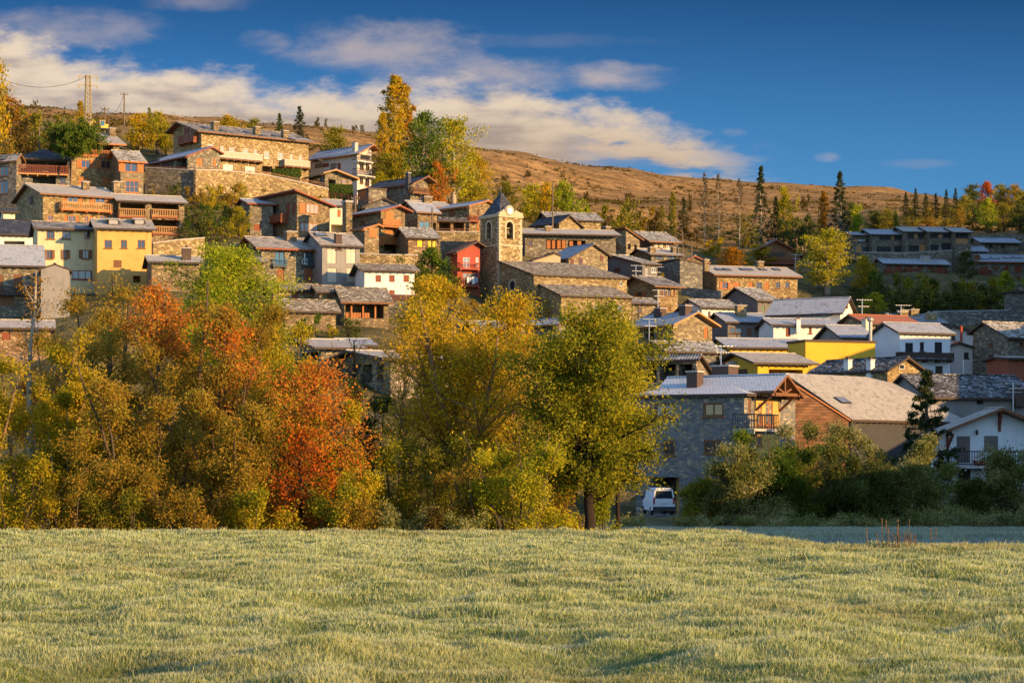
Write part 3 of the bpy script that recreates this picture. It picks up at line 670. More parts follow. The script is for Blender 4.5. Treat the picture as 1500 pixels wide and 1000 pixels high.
h = H('grey_house', 'grey rendered house with a broad shaded gable behind the nave end', 874,941,963,408,388, 897,373, 'L', 203, 28, DGR, SLF, W4)
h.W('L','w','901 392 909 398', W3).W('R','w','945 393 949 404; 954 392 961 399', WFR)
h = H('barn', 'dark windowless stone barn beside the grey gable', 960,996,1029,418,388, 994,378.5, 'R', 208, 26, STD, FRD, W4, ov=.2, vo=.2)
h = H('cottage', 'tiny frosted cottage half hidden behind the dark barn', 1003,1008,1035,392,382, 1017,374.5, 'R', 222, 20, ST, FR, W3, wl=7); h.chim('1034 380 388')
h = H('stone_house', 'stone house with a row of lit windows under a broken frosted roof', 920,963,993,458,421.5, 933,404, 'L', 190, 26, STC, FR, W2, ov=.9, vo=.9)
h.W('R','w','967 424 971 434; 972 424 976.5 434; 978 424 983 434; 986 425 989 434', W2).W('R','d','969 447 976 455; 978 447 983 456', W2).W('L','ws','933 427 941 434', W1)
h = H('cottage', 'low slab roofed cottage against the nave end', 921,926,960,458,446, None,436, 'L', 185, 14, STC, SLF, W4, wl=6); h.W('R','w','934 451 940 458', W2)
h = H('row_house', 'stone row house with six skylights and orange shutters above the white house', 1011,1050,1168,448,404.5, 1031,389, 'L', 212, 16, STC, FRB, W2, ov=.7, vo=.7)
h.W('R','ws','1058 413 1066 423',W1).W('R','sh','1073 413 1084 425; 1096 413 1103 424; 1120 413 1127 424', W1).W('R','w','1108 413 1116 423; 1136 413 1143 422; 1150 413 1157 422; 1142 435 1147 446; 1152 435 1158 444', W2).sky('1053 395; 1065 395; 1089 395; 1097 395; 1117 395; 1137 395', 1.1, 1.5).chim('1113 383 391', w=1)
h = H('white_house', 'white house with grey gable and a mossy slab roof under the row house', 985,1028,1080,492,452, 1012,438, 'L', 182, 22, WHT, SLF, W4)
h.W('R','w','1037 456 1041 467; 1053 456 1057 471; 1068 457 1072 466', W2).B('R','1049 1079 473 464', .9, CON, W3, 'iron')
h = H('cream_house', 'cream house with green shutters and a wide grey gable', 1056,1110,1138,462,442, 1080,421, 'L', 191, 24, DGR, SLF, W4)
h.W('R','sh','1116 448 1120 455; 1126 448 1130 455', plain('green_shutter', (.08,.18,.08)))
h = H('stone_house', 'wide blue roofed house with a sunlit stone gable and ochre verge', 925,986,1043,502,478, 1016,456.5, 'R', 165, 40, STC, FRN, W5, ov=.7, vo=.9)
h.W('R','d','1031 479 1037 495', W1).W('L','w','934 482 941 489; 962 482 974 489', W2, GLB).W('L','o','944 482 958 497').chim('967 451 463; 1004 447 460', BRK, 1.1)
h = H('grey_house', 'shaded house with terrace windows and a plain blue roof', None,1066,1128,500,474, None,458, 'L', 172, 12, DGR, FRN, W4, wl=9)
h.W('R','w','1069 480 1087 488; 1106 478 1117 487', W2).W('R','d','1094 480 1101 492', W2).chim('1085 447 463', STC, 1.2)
h = H('white_house', 'white house with a two tiered blue roof and a sunlit yellow gable', 1128,1231,1249,497,461, 1241,435, 'R', 168, 62, WHT, FRN, W4)
h.W('R','w','1238 444 1241 452', W3)
h = H('white_annex', 'low white annex with its own blue roof in front of the tiered house', None,1133,1222,510,478, None,466, 'L', 160, 10, WHT, FRN, W4, wl=6); h.W('R','d','1151 480 1158 493', W3).W('R','w','1185 479 1189 488; 1204 479 1213 490', W3, GLY).chim('1169 467 475', WHT, .5)
h = H('barn', 'slab roofed barn with a dark gable among yellow walls', 940,977,1057,537,517, 959,499, 'L', 150, 22, STD, SLF, W4); h.W('R','o','1049 522 1054 531')
h = H('yellow_house', 'yellow house with an air conditioner box under its frosted gable roof', 1062,1110,1184,552,534, 1081,516, 'L', 140, 22, YEL, FRL, W4, ov=.8, vo=.9)
h.W('R','o','1126 541 1176 547').W('L','w','1071 541 1095 547', W4); YH = h
h = H('yellow_house', 'long yellow walled house with a flat dark parapet', 1154,1180,1282,560,500.5, None,500, 'F', 146, 18, YEL, FRN, W4)
h = H('shed', 'blue roofed annex with ribbed frost behind the yellow gable house', None,1069,1180,520,511, None,495, 'L', 152, 12, YEL, FRN, W4, wl=8)
h = H('open_shed', 'open timber shed under a smooth blue roof near the smoking chimney', 936,1020,1044,562,529, 1022,519.5, 'R', 138, 58, ST2, BRT, W4, wl=10, ov=.4)
h.W('L','o','945 533 962 560; 965 533 990 560; 993 533 1014 560')
h = H('cottage', 'red verged cottage seen in gaps between the golden trees', 768,815,827,498,478, 826,466, 'R', 160, 50, STD, FRN, W3, ov=.8, vo=1.0)
h = H('cottage', 'blue roofed cottage glimpsed in the gap under the golden tree', None,700,765,500,490, None,470, 'L', 166, 14, ST, FRN, W4, wl=8)
# right hand group
h = H('barn', 'huge frosted roof barn with a plank clad gable and one skylight', 1146,1247,1412,655,618, 1152,546, 'L', 116, 46, render_('render_shade_dark', (.055,.055,.06), .4), FRL, W4, ov=.35, vo=.4, hip=(0, 5.5))  # barn wall colour darkened to near black in place of shade
h.sky('1234 587', 1.5, 1.0); BARN = h
h = H('added_plank_gable', 'red brown plank clad gable wall added before the barn and turned to the sun', None,1140,1243,655,617, 1140,547, 'R', 113.5, 12, WB, RTL, W1, wl=1.2, ov=.15, vo=.12, th=.15, ctrl=False)  # thin volume added and turned so the barn's plank gable catches the sun
h = H('stone_house', 'mossy slab roofed house with a small window in its gold stone gable', 1190,1300,1378,552,545, 1326,522.5, 'R', 133, 40, STC, SLD, W4, ov=.4, vo=.5)
h.W('R','w1','1316 533 1324 541', WFR).chim('1242 526 540; 1275 526 540', WHT, .6)
h = H('white_house', 'white house with an iron railed balcony and a grey side wall', 1278,1318,1392,560,489.5, None,472, 'L', 150, 22, render_('render_white_blue', (.66,.68,.70)), FRN, W4, wl=10, ov=.5)
h.W('R','w','1326 502 1337.5 518; 1369 501 1380 522', W4).W('R','w1','1347.5 501 1353.5 514', W4).W('R','d','1370 536 1381 550', W4).B('R','1320 1398 525 516.5', 1.1, W4, W4, 'panel')
h = H('stone_house', 'red tiled house with a stone gable behind the metal flue', 1219,1268,1345,482,476, 1247,460.5, 'L', 161, 24, ST, RTL, W4)
h.chim('1270 467 478', CRM, .9)
h = H('shed', 'low grey roofed shed against the rendered side wall', None,1234,1276,512,497, None,476, 'L', 154, 14, GRY, FRN, W4, wl=8)
h = H('cottage', 'cottage roofed in blue corrugated sheets with several chimneys', None,1320,1384,485,475, None,459.5, 'L', 176, 14, TAN, BRT, W4, wl=8)
h.chim('1322.5 454 462; 1338 453 462; 1364 458 468', STC, 1.1)
h = H('pink_house', 'pinkish old house with a little shaded gable', 1380,1386,1425,520,484, 1397,477, 'R', 166, 16, PNK, FRD, W4, wl=8); h.W('R','w','1394 490 1399 497', W4)
h = H('cottage', 'shabby white cottage wedged between balcony house and stone house', 1390,1393,1427,552,509, 1404,501, 'R', 153, 14, PNK, RTL, W4, wl=8); h.W('R','w','1412 516 1419 525', W4).W('R','w1','1402 505 1405 511', W4)
h = H('stone_house', 'grey stone house with sun catching its cream front corner', 1425,1477,1530,560,497, 1443,471, 'L', 150, 28, ST2, SLF, W4, ov=.5)
h.W('L','w','1449 501 1454 508; 1448 519 1455 530', W2).W('R','w','1493 500 1499 508', W2)
h = H('brick_shed', 'red brick shed behind the rough slate roof', 1470,1477,1540,560,527, None,522, 'L', 143, 14, render_('brick_red', (.30,.09,.05)), FRB, W4, wl=5)
h = H('barn', 'sprawling rough slate barn roof half in sun', None,1362,1520,602,585, None,548, 'L', 127, 14, GRY, SLD, W4, wl=11, ov=.6); h.W('R','o','1431 586 1441 592').chim('1492 568 580', BRK, 1.2)
h = H('chalet', 'white chalet with a wide gable and iron balcony behind the hedge', 1364,1367,1545,738,640, 1459,597, 'R', 100, 13, render_('render_white_cool', (.70,.72,.72)), FRL, W2, wl=11, ov=.3, vo=1.2)
h.W('R','d','1401.5 638.5 1420.5 677', plain('slatted_shutter', (.13,.10,.085))).W('R','sh','1441.5 638 1461.5 660', plain('slatted_blind', (.15,.125,.105))).W('R','d','1404 688 1422 720', W4).W('R','w1','1444 690 1452 712', W2, GLB)
h.B('R','1386 1545 682 661', 1.2, WFR, IRN, 'iron', WFR); CHA = h
# far right, in the shade
h = H('modern_house', 'first modern terrace house with a two tier blue roof and orange panels', None,1250,1277,368,346, None,340, 'L', 258, 8, ST2, FRN, W4, wl=9)
h.W('R','w','1257 350 1276 354; 1263 361 1277 370', IRN, GLS).W('R','sh','1251.5 350 1257 354; 1254 360 1262 370', W5)
h = H('modern_house', 'second modern terrace house with the widest blue roof of the row', None,1277.5,1325,372,345, None,336, 'L', 257, 8, ST2, FRN, W4, wl=9)
h.W('R','w','1288 346 1305 351; 1310 346 1324 351; 1284 361 1305 370; 1310 360 1324 370', IRN, GLS).W('R','sh','1306 346 1310 351', W5)
h = H('modern_house', 'third modern terrace house standing tall beside the widest roof', None,1326,1359.5,372,341, None,332.5, 'L', 256, 8, ST2, FRB, W4, wl=9)
h.W('R','w','1330 343 1339 349; 1345 342 1353 349; 1331 359 1346 368', IRN, GLS).W('R','sh','1339.5 343 1344 349; 1354 342 1357 349; 1347 358 1357 368', W5)
h = H('modern_house', 'fourth modern terrace house with pale frost and one orange panel', None,1361,1397,372,341.5, None,332.5, 'L', 255, 8, ST2, FRB, W4, wl=9)
h.W('R','w','1362 343 1374 348; 1381 343 1394 348; 1363 358 1375 367; 1379 356 1393 367', IRN, GLS).W('R','sh','1375 343 1380 348', W5)
h = H('modern_house', 'last and smallest modern terrace house with a big orange panel', None,1398.5,1422,372,342, None,333.5, 'L', 254, 8, ST2, FRB, W4, wl=9)
h.W('R','w','1400 342.5 1418 348', IRN, GLS).W('R','sh','1400 348.5 1418 357', W5)
h = H('terrace_house', 'shuttered brown terrace house on the hedge bank below the modern row', 1281,1296,1389,418,388, 1288,378.5, 'L', 246, 12, ST2, FRN, W4)
h.W('R','sh','1299 390 1306 402; 1311 389 1321 404; 1327 390 1337 401; 1344 390 1352 396; 1358 390 1366 395; 1373 389 1382 400; 1300 405 1309 415; 1328 405 1339 415; 1344 405 1352 414; 1358 404 1366 414; 1373 404 1383 414', W3).B('R','1298 1322 402 394; 1326 1345 402 394; 1368 1388 402 394', 1.0, W3, W3, 'bars').chim('1355 375 382', CON, 1.4)
h = H('cottage', 'blue roofed cottage behind a dark leafy tree at the terrace end', 1394,1408,1445,392,370, None,360.5, 'L', 258, 10, ST2, FRN, W4); h.W('L','w1','1397 374 1399.5 380', W2)
h = H('stone_house', 'long blue roofed stone house with two small windows above the others', None,1438,1493,374,357, None,348, 'L', 266, 8, ST2, FRN, W4, wl=8); h.W('R','w','1449 358 1454 362; 1467 357 1472 362', W4)
h = H('terrace_house', 'terrace house with four skylights beside the round green tree', None,1426,1540,418,385, None,372, 'L', 250, 8, ST2, FRN, W3, wl=9)
h.W('R','sh','1436 391 1447 403; 1455 391 1462 396; 1470 390 1478 396; 1486 389 1497 400; 1437 407 1448 415; 1488 405 1496 415', W3).sky('1443 379; 1457 378; 1476 377.5; 1490 377', 1.5, 1.2).B('R','1431 1452 404 395', 1.0, W3, W3, 'bars').chim('1431 373 380', W3, .9)
h = H('barn', 'tall dark stone barn rising over the lane at the photo edge', 1471,1474,1540,475,430, 1490,426, 'R', 200, 10, STD, FRD, W4, wl=10)
h = H('chalet', 'brown timber chalet with a dark gable among the trees', 1108,1113,1172,388,367, 1135,351.5, 'R', 240, 10, W2, FRN, W3, wl=12, ov=.8, vo=1.0)
h.W('R','o','1124 370 1150 376').B('R','1118 1165 385 377', 1.0, W3, W3, 'bars')
# porches, front house, church
h = H('porch_barn', 'open two storey porch with orange railings between stone pillars', None,174,270,347,296, None,284, 'L', 184, 20, ST, FRB, W4, wl=8, ov=.6, vo=.5)
h.W('R','o','176 298 213 318; 222 298 262 318; 223 322 262 342; 178 322 213 342', None, None, 3.2).B('R','174 213 317 306; 222 261 317.5 307; 223 262 342 332', .3, W3, W5, 'bars')
h = H('covered_terrace', 'timber railed terrace under a hipped dark blue roof beside the umbrella pine', 25,28,102,275,234, None,217, 'L', 197, 14, STD, FRD, W4, wl=7, ov=.7, hip=(3.5, 3.5))
h.W('R','o','38 236 98 252; 48 258 82 271', None, None, 3.0).B('R','24 101 254 242.5', 1.3, W5, W3, 'bars').W('R','w','88 258 96 270', W2)
fa = H('front_house', 'three storey coursed stone house with a frosted hip roof and open garage', 932,1090,None,754,580.5, 1008,551, 'L', 103, 54, STG, FRW, W4, wr=8, ov=.5, vo=.45, hip=(4.2, 0), y2=1)
fa.fw = .15
fa.W('L','w','1030 589.5 1060 610', W2, GLY).W('L','w','959 590.5 988 611.5; 1031 644 1057 664; 972 644.5 989 667', W2, GLS)
fa.W('L','o','952 698.5 995 752', None, None, 3.0).W('R','w1','1096 585 1099.5 605; 1096 642 1099.5 655', W2).chim('1018 543 566', BRK, .95)
fa.chim('1062 535 549', BRK, 1.5).ant('1056 505 546').dish('1061 549', .55)
fb = H('front_house_wing', '', None,1106,1142,754,577, 1122,548.5, 'R', 103.75, 54, ORY, FRW, W2, wl=7, ov=.45, vo=1.9, parent=fa.root, ctrl=False)
fb.W('R','w','1110 590 1116 622; 1121 588 1132 622', W1, GLY).W('R','w','1110 640 1116 652', W1)
fb.truss = True
fb.B('R','1105 1142 628 607', 1.9, CON, IRN, 'iron', CON)

def arch_window(s, face, x0, x1, yt, yb, ring=.28, bell=True):
    """an arched recess: rectangular hole already cut; spandrels, voussoir ring and bell"""
    u0, zt = s.hit(face, x0, yt); u1, _ = s.hit(face, x1, yt); _, zb = s.hit(face, (x0+x1)/2, yb)
    if u0 > u1: u0, u1 = u1, u0
    r = (u1-u0)/2; uc = (u0+u1)/2; zs = zt-r; n = 8
    A = [(uc+r*math.cos(math.pi*i/n), zs+r*math.sin(math.pi*i/n)) for i in range(n+1)]
    b = MB(); e = .004
    for i in range(n):
        (a, c), (a2, c2) = A[i], A[i+1]; x = u1 if i < n/2 else u0
        b.poly([s.pt(face, a, e, c), s.pt(face, x, e, c), s.pt(face, x, e, c2), s.pt(face, a2, e, c2)])
        b.poly([s.pt(face, a, e, c), s.pt(face, a2, e, c2), s.pt(face, a2, -.4, c2), s.pt(face, a, -.4, c)])
    s.fin(b.build('spandrel', s.wall, s.root))
    b = MB()
    B = [(uc+(r+ring)*math.cos(math.pi*i/n), zs+(r+ring)*math.sin(math.pi*i/n)) for i in range(n+1)]
    L = [(A[0][0], zb)]+A+[(A[-1][0], zb)]; M = [(B[0][0], zb)]+B+[(B[-1][0], zb)]
    for i in range(len(L)-1):
        p, q, p2, q2 = L[i], L[i+1], M[i], M[i+1]
        b.poly([s.pt(face, p[0], .06, p[1]), s.pt(face, p2[0], .06, p2[1]), s.pt(face, q2[0], .06, q2[1]), s.pt(face, q[0], .06, q[1])])
        b.poly([s.pt(face, p2[0], .06, p2[1]), s.pt(face, p2[0], 0, p2[1]), s.pt(face, q2[0], 0, q2[1]), s.pt(face, q2[0], .06, q2[1])])
        b.poly([s.pt(face, p[0], .06, p[1]), s.pt(face, q[0], .06, q[1]), s.pt(face, q[0], 0, q[1]), s.pt(face, p[0], 0, p[1])])
    s.fin(b.build('arch', DRS, s.root))
    if bell:
        b = MB(); c = Vector(s.pt(face, uc, -.55, 0)); zz = zb+(zt-zb)*.25; hb = r*1.5
        b.tube([c+Vector((0,0,zz)), c+Vector((0,0,zz+hb*.25)), c+Vector((0,0,zz+hb*.75)), c+Vector((0,0,zz+hb))], [r*.78, r*.6, r*.45, r*.15], 12)
        b.bar(s.pt(face, u0, -.55, zz+hb+.1), s.pt(face, u1, -.55, zz+hb+.1), .16)
        s.fin(b.build('bell', BRZ, s.root))
DRS = plain('dressed_stone', (.42,.34,.22), .9); BRZ = plain('bronze', (.10,.085,.05), .5, .6)
ch = H('church', 'stone church with a clock gabled bell tower and two slab roofed tiers', 729,782,918,470,404, 730,381, 'L', 180, 24, STC, SLB, W4, ov=.35, vo=.3, hip=(0, 4.0), cat='church')
ch.W('R','w1','908 412 912 419', DRS)
ca = H('aisle', '', 792,822,925,470,434.5, 792,416, 'L', 176, 24, STC, SLB, W4, ov=.4, vo=.3, parent=ch.root, ctrl=False)
ca.W('R','w1','870 447 877 457; 905 447 912 457', DRS)
ct = H('tower', '', 703.5,731,764.5,470,315, None,300, 'F', 186.2, 36, STC, SLB, DRS, parent=ch.root, ctrl=False)
ct.W('R','o','741.7 324.5 751.3 350').W('L','o','713 326 719.5 350')
def church_extras():
    s = ct; W, D, Ht = s.wr, s.wl, s.he
    arch_window(s, 'R', 741.7, 751.3, 324.5, 350); arch_window(s, 'L', 713, 719.5, 326, 350)
    for (x, y) in ((873.5, 447), (908.5, 447)): pass
    b = MB(); z1 = s.hit('R', 748, 361)[1]
    for z, h, o in ((z1, .22, .08), (Ht-.22, .3, .16)):
        b.box(-o, -o, z, W+o, 0, z+h); b.box(-o, 0.0, z, 0, D+o, z+h); b.box(W, 0, z, W+o, D+o, z+h)
    s.fin(b.build('cornice', DRS, s.root))
    b = MB(); b2 = MB(); z = -1.0; k = 0                                    # quoins on the near corner and the right corner
    while z < Ht-.4:
        l1, l2 = (.55, .32) if k % 2 else (.32, .55)
        b.box(-.03, -.03, z, l1, 0, z+.36); b.box(-.03, 0, z, 0, l2, z+.36); b2.box(W-l2, -.03, z, W+.03, 0, z+.36); z += .42; k += 1
    s.fin(b.build('quoin', DRS, s.root)); s.fin(b2.build('quoin', DRS, s.root))
    # pyramid spire
    za = s.hit_z(733, 280, Vector((W/2, D/2, 0))); b = MB(); o = .12; z0 = Ht+.12
    q = [(-o,-o,z0),(W+o,-o,z0),(W+o,D+o,z0),(-o,D+o,z0)]; zi = z0+(za-z0)*.16; i = W*.12
    q2 = [(i,i,zi),(W-i,i,zi),(W-i,D-i,zi),(i,D-i,zi)]; ap = (W/2, D/2, za)
    for k in range(4): b.poly([q[k], q[(k+1) % 4], q2[(k+1) % 4], q2[k]]); b.poly([q2[k], q2[(k+1) % 4], ap])
    o_ = s.fin(b.build('spire', FRD, s.root)); f = MB(); f.bar((W/2, D/2, za-.1), (W/2, D/2, za+.7), .08); f.bar((W/2-.25, D/2, za+.45), (W/2+.25, D/2, za+.45), .07); f.build('finial', IRN, o_)
    # curved clock gable standing on the sunny face
    zt = s.hit('R', 745, 301)[1]; zc = s.hit('R', 745.5, 309)[1]; c = s.hit('R', 745.5, 309)[0]; R = (zt-zc)
    pr = [(-.05, Ht), (-.05, Ht+.45), (.3, Ht+.5), (c-R*1.35, Ht+.85), (c-R*1.0, zc-.25)]
    for i in range(9): an = math.pi-math.pi*i/8; pr.append((c+R*math.cos(an), zc+R*math.sin(an)))
    pr += [(c+R*1.0, zc-.25), (c+R*1.35, Ht+.85), (W-.3, Ht+.5), (W+.05, Ht+.45), (W+.05, Ht)]
    b = MB(); fr = [(u, -.2, z) for u, z in pr]; bk = [(u, .35, z) for u, z in pr]
    b.poly(fr); b.poly(bk[::-1])
    for i in range(len(pr)): j = (i+1) % len(pr); b.poly([fr[i], bk[i], bk[j], fr[j]])
    g_ = s.fin(b.build('clock_gable', DRS, s.root))
    b = MB(); n = 24
    def disc(r, y, m): b.poly([(c+r*math.cos(2*math.pi*i/n), y, zc+r*math.sin(2*math.pi*i/n)) for i in range(n)], m)
    for i in range(n):
        a, a2 = 2*math.pi*i/n, 2*math.pi*(i+1)/n
        for (r0, y0, r1, y1) in ((R*.82, -.2, R*.82, -.32), (R*.82, -.32, R*.66, -.32), (R*.66, -.32, R*.66, -.27)):
            b.poly([(c+r0*math.cos(a), y0, zc+r0*math.sin(a)), (c+r0*math.cos(a2), y0, zc+r0*math.sin(a2)), (c+r1*math.cos(a2), y1, zc+r1*math.sin(a2)), (c+r1*math.cos(a), y1, zc+r1*math.sin(a))], 1)
    disc(R*.67, -.27, 0)
    ck = b.build('clock', [plain('clock_face', (.75,.74,.70)), DRS], g_)
    b = MB()
    for i in range(12):
        a = math.pi*i/6; b.bar((c+R*.5*math.cos(a), -.285, zc+R*.5*math.sin(a)), (c+R*.62*math.cos(a), -.285, zc+R*.62*math.sin(a)), .07, .02)
    for a, l, w in ((math.radians(-165), .36, .09), (math.radians(-60), .55, .06)): b.bar((c, -.29, zc), (c+R*l*math.cos(a), -.29, zc+R*l*math.sin(a)), w, .02)
    b.build('clock_hand', IRN, ck)
    # oculus in the nave front
    u, z = ch.hit('L', 751, 418); r = .42*1.3; b = MB()
    for i in range(n):
        a, a2 = 2*math.pi*i/n, 2*math.pi*(i+1)/n
        f = lambda rr, nn, an: (-nn, u+1.6*rr*math.cos(an), z+rr*1.15*math.sin(an))
        b.poly([f(r, .08, a), f(r, .08, a2), f(r*1.5, .08, a2), f(r*1.5, .08, a)]); b.poly([f(r*1.5, .08, a), f(r*1.5, .08, a2), f(r*1.5, 0, a2), f(r*1.5, 0, a)])
        b.poly([f(r, .08, a), f(r, .02, a), f(r, .02, a2), f(r, .08, a2)])
    o_ = b.build('round_window', DRS, ch.root); b = MB(); b.poly([(-.02, u+1.6*r*math.cos(2*math.pi*i/n), z+r*1.15*math.sin(2*math.pi*i/n)) for i in range(n)]); b.build('pane', GLS, o_)

# ---------------------------------------------------------------- walls, fences, poles and small things
def WALL(name, label, pts, m, th=.5, cap=None, cat='wall', down=2.5, ctrl=True):
    """pts: (px, ytop, ybottom, d)"""
    o = P(pts[0][0], pts[0][2], pts[0][3]); r = empty(name, o, 0, label, cat) if cap else None
    b = MB(); c = MB()
    for i in range(len(pts)-1):
        A, B = pts[i], pts[i+1]
        a1, a0, b1, b0 = P(A[0], A[1], A[3])-o, P(A[0], A[2], A[3])-o, P(B[0], B[1], B[3])-o, P(B[0], B[2], B[3])-o
        for v in (a0, b0): v.z -= down
        t = Vector((b1.x-a1.x, b1.y-a1.y, 0)).normalized(); n = Vector((-t.y, t.x, 0))*th
        b.poly([a0, b0, b1, a1]); b.poly([a1, b1, b1+n, a1+n]); b.poly([b0+n, a0+n, a1+n, b1+n])
        if i == 0: b.poly([a0+n, a0, a1, a1+n])
        if i == len(pts)-2: b.poly([b0, b0+n, b1+n, b1])
        if cap:
            c.bar(a1+n*.5+Vector((0,0,.08)), b1+n*.5+Vector((0,0,.08)), th+.14, .14)
        if ctrl: CTRL.append((A[0], A[3]-.6, A[2]+2))
    if cap: b.build('wall', m, r); c.build('coping', cap, r)
    else: tag(b.build(name, m, None, o), label, cat)
def FENCE(name, label, pts, m, step=1.6, rails=3, cross=False):
    o = P(pts[0][0], pts[0][2], pts[0][3]); r = empty(name, o, 0, label, 'fence'); pb = []; rl = MB()
    for i in range(len(pts)-1):
        A, B = pts[i], pts[i+1]
        a1, a0, b1, b0 = P(A[0], A[1], A[3])-o, P(A[0], A[2], A[3])-o, P(B[0], B[1], B[3])-o, P(B[0], B[2], B[3])-o
        n = max(1, int((b0-a0).length/step))
        for k in range(n+(i == len(pts)-2)):
            t = k/n; p0 = a0.lerp(b0, t); p1 = a1.lerp(b1, t); q = MB(); q.bar(p0-Vector((0,0,.5)), p1, .12); q.build('post', m, r)
        for k in range(rails):
            f = .25+.7*k/max(1, rails-1); rl.bar(a0.lerp(a1, f), b0.lerp(b1, f), .07, .1)
        if cross:
            for k in range(n): rl.bar(a0.lerp(b0, k/n).lerp(a1.lerp(b1, k/n), .2), a0.lerp(b0, (k+1)/n).lerp(a1.lerp(b1, (k+1)/n), .9), .06); rl.bar(a0.lerp(b0, k/n).lerp(a1.lerp(b1, k/n), .9), a0.lerp(b0, (k+1)/n).lerp(a1.lerp(b1, (k+1)/n), .2), .055)
    rl.build('rail', m, r)
def small_things():
    b = MB(); x0, x1 = -.4, fb.wr+.4; zt = fb.h0-.3; y = -1.6                      # timber truss in the front house gable
    b.bar((x0, y, zt), (x1, y, zt), .2, .24); b.bar((fb.q, y, zt), (fb.q, y, fb.hr-.05), .18); b.bar((fb.q, y, zt+.1), (fb.q-1.0, y, fb.hr-.9), .14); b.bar((fb.q, y, zt+.1), (fb.q+1.0, y, fb.hr-.9), .14)
    for x in (.1, fb.wr-.1): b.bar((x, -.02, zt-1.2), (x, -1.5, zt), .16); b.bar((x, .05, zt), (x, -1.8, zt), .18)
    fb.fin(b.build('truss', W2, fa.root))
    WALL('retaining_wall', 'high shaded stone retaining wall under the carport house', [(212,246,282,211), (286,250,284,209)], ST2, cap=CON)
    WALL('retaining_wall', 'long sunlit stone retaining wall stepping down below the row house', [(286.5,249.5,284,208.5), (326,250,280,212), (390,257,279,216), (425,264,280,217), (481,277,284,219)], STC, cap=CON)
    FENCE('timber_fence', 'brown crossed timber fence along the sunlit retaining wall', [(340,249,256,213), (390,252,259,217), (445,263,271,219), (479,269,277,220)], W2, 1.8, 2, True)
    FENCE('timber_fence', 'low brown rail fence before the carport house', [(213,243,248,213), (286,246,251,211), (326,247,253,213)], W2, 2.2, 2)
    FENCE('timber_fence', 'reddish timber fence running under the trimmed hedge', [(482,281,287,218), (520,286,293,214), (545,290,297,213)], W3, 1.8, 3)
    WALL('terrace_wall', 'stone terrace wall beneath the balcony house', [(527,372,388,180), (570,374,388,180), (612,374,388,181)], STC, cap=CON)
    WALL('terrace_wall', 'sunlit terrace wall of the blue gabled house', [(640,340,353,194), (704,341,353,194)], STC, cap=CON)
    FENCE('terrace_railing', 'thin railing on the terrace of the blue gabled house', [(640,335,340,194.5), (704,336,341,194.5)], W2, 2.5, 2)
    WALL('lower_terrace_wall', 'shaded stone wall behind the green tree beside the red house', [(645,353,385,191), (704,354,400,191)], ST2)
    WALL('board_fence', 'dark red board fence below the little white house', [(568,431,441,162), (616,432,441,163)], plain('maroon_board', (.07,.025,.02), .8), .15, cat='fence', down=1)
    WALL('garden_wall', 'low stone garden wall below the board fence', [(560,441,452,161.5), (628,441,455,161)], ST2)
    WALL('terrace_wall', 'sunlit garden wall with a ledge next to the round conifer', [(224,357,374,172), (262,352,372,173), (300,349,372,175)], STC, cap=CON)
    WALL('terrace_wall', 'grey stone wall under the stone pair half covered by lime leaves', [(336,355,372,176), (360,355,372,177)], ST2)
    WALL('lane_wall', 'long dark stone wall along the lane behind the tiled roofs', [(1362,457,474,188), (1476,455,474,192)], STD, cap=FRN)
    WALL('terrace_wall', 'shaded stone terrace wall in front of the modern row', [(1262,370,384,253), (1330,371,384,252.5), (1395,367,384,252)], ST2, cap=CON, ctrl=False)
    WALL('terrace_wall', 'stone bank wall under the far blue roofed house', [(1424,345,352,272), (1500,342,350,272)], ST2)
    WALL('terrace_wall', 'stone wall supporting the skylight terrace house', [(1390,412,424,240), (1500,416,432,238)], ST2, cap=CON)
    FENCE('terrace_railing', 'pale railing between the two shuttered terrace houses', [(1384,409,414,242), (1430,412,417,241)], CON, 2.5, 2)
    WALL('garden_wall', 'dark stone garden wall between dark barn and row house', [(998,420,434,203), (1056,426,436,200)], STD)
    WALL('garden_wall', 'low shaded garden wall under the white chalet', [(1378,725,760,97), (1500,727,762,96)], ST2, cap=FRN)
    FENCE('garden_railing', 'dark garden railing before the ground floor of the white chalet', [(1402,709,726,97.5), (1500,710,727,96.5)], IRN, 1.5, 3)
    # hedges
    PL = plain('pole_wood', (.13,.095,.06), .9)
    def pole(label, px, yt, yb, d, m=PL, r=.15, arms=True):
        a = P(px, yb, d); b_ = P(px, yt, d)-a; rt = empty('utility_pole', a, .3, label, 'utility pole'); b = MB(); b.tube([(0,0,-1), b_*.5, b_], [r, r*.85, r*.7], 8); b.build('post', m, rt)
        if arms:
            b = MB(); z = b_.z-.35; b.bar((-.7, 0, z), (.7, 0, z), .12)
            for x in (-.6, 0, .6): b.tube([(x, 0, z), (x, 0, z+.28)], [.06, .05], 6)
            b.build('crossarm', m, rt)
    pole('short wooden utility pole above the loggia house roof', 153.5,157,192,222); pole('tall wooden utility pole on the skyline left of the gold trees', 182,135.5,178,238)
    pole('thin pole in the scrub above the covered terrace', 57.5,186,218,206, arms=False); pole('tall dark pole in front of the frosted stone barn', 809.5,268,338,221, arms=False)
    pole('leaning looking brown pole on the shaded slope', 1000,340,384,216, arms=False); pole('shorter pole with insulators on the shaded slope', 1013,352,390,215)
    pole('slim pole beside the teal window stone house', 633,304,348,194, arms=False); pole('dark pole by the red house terrace', 520.5,287,302,199)
    wb = MB()
    def wire(b, A, B, sag):
        A, B = P(*A), P(*B); pts = [A.lerp(B, t/10)-Vector((0,0,sag*4*(t/10)*(1-t/10))) for t in range(11)]; b.tube(pts, [.035]*11, 4)
    wire(wb, (182,137,238), (153.5,158,222), 2.0); tag(wb.build('cable', IRN), 'sagging cable between the two skyline poles', 'cable')
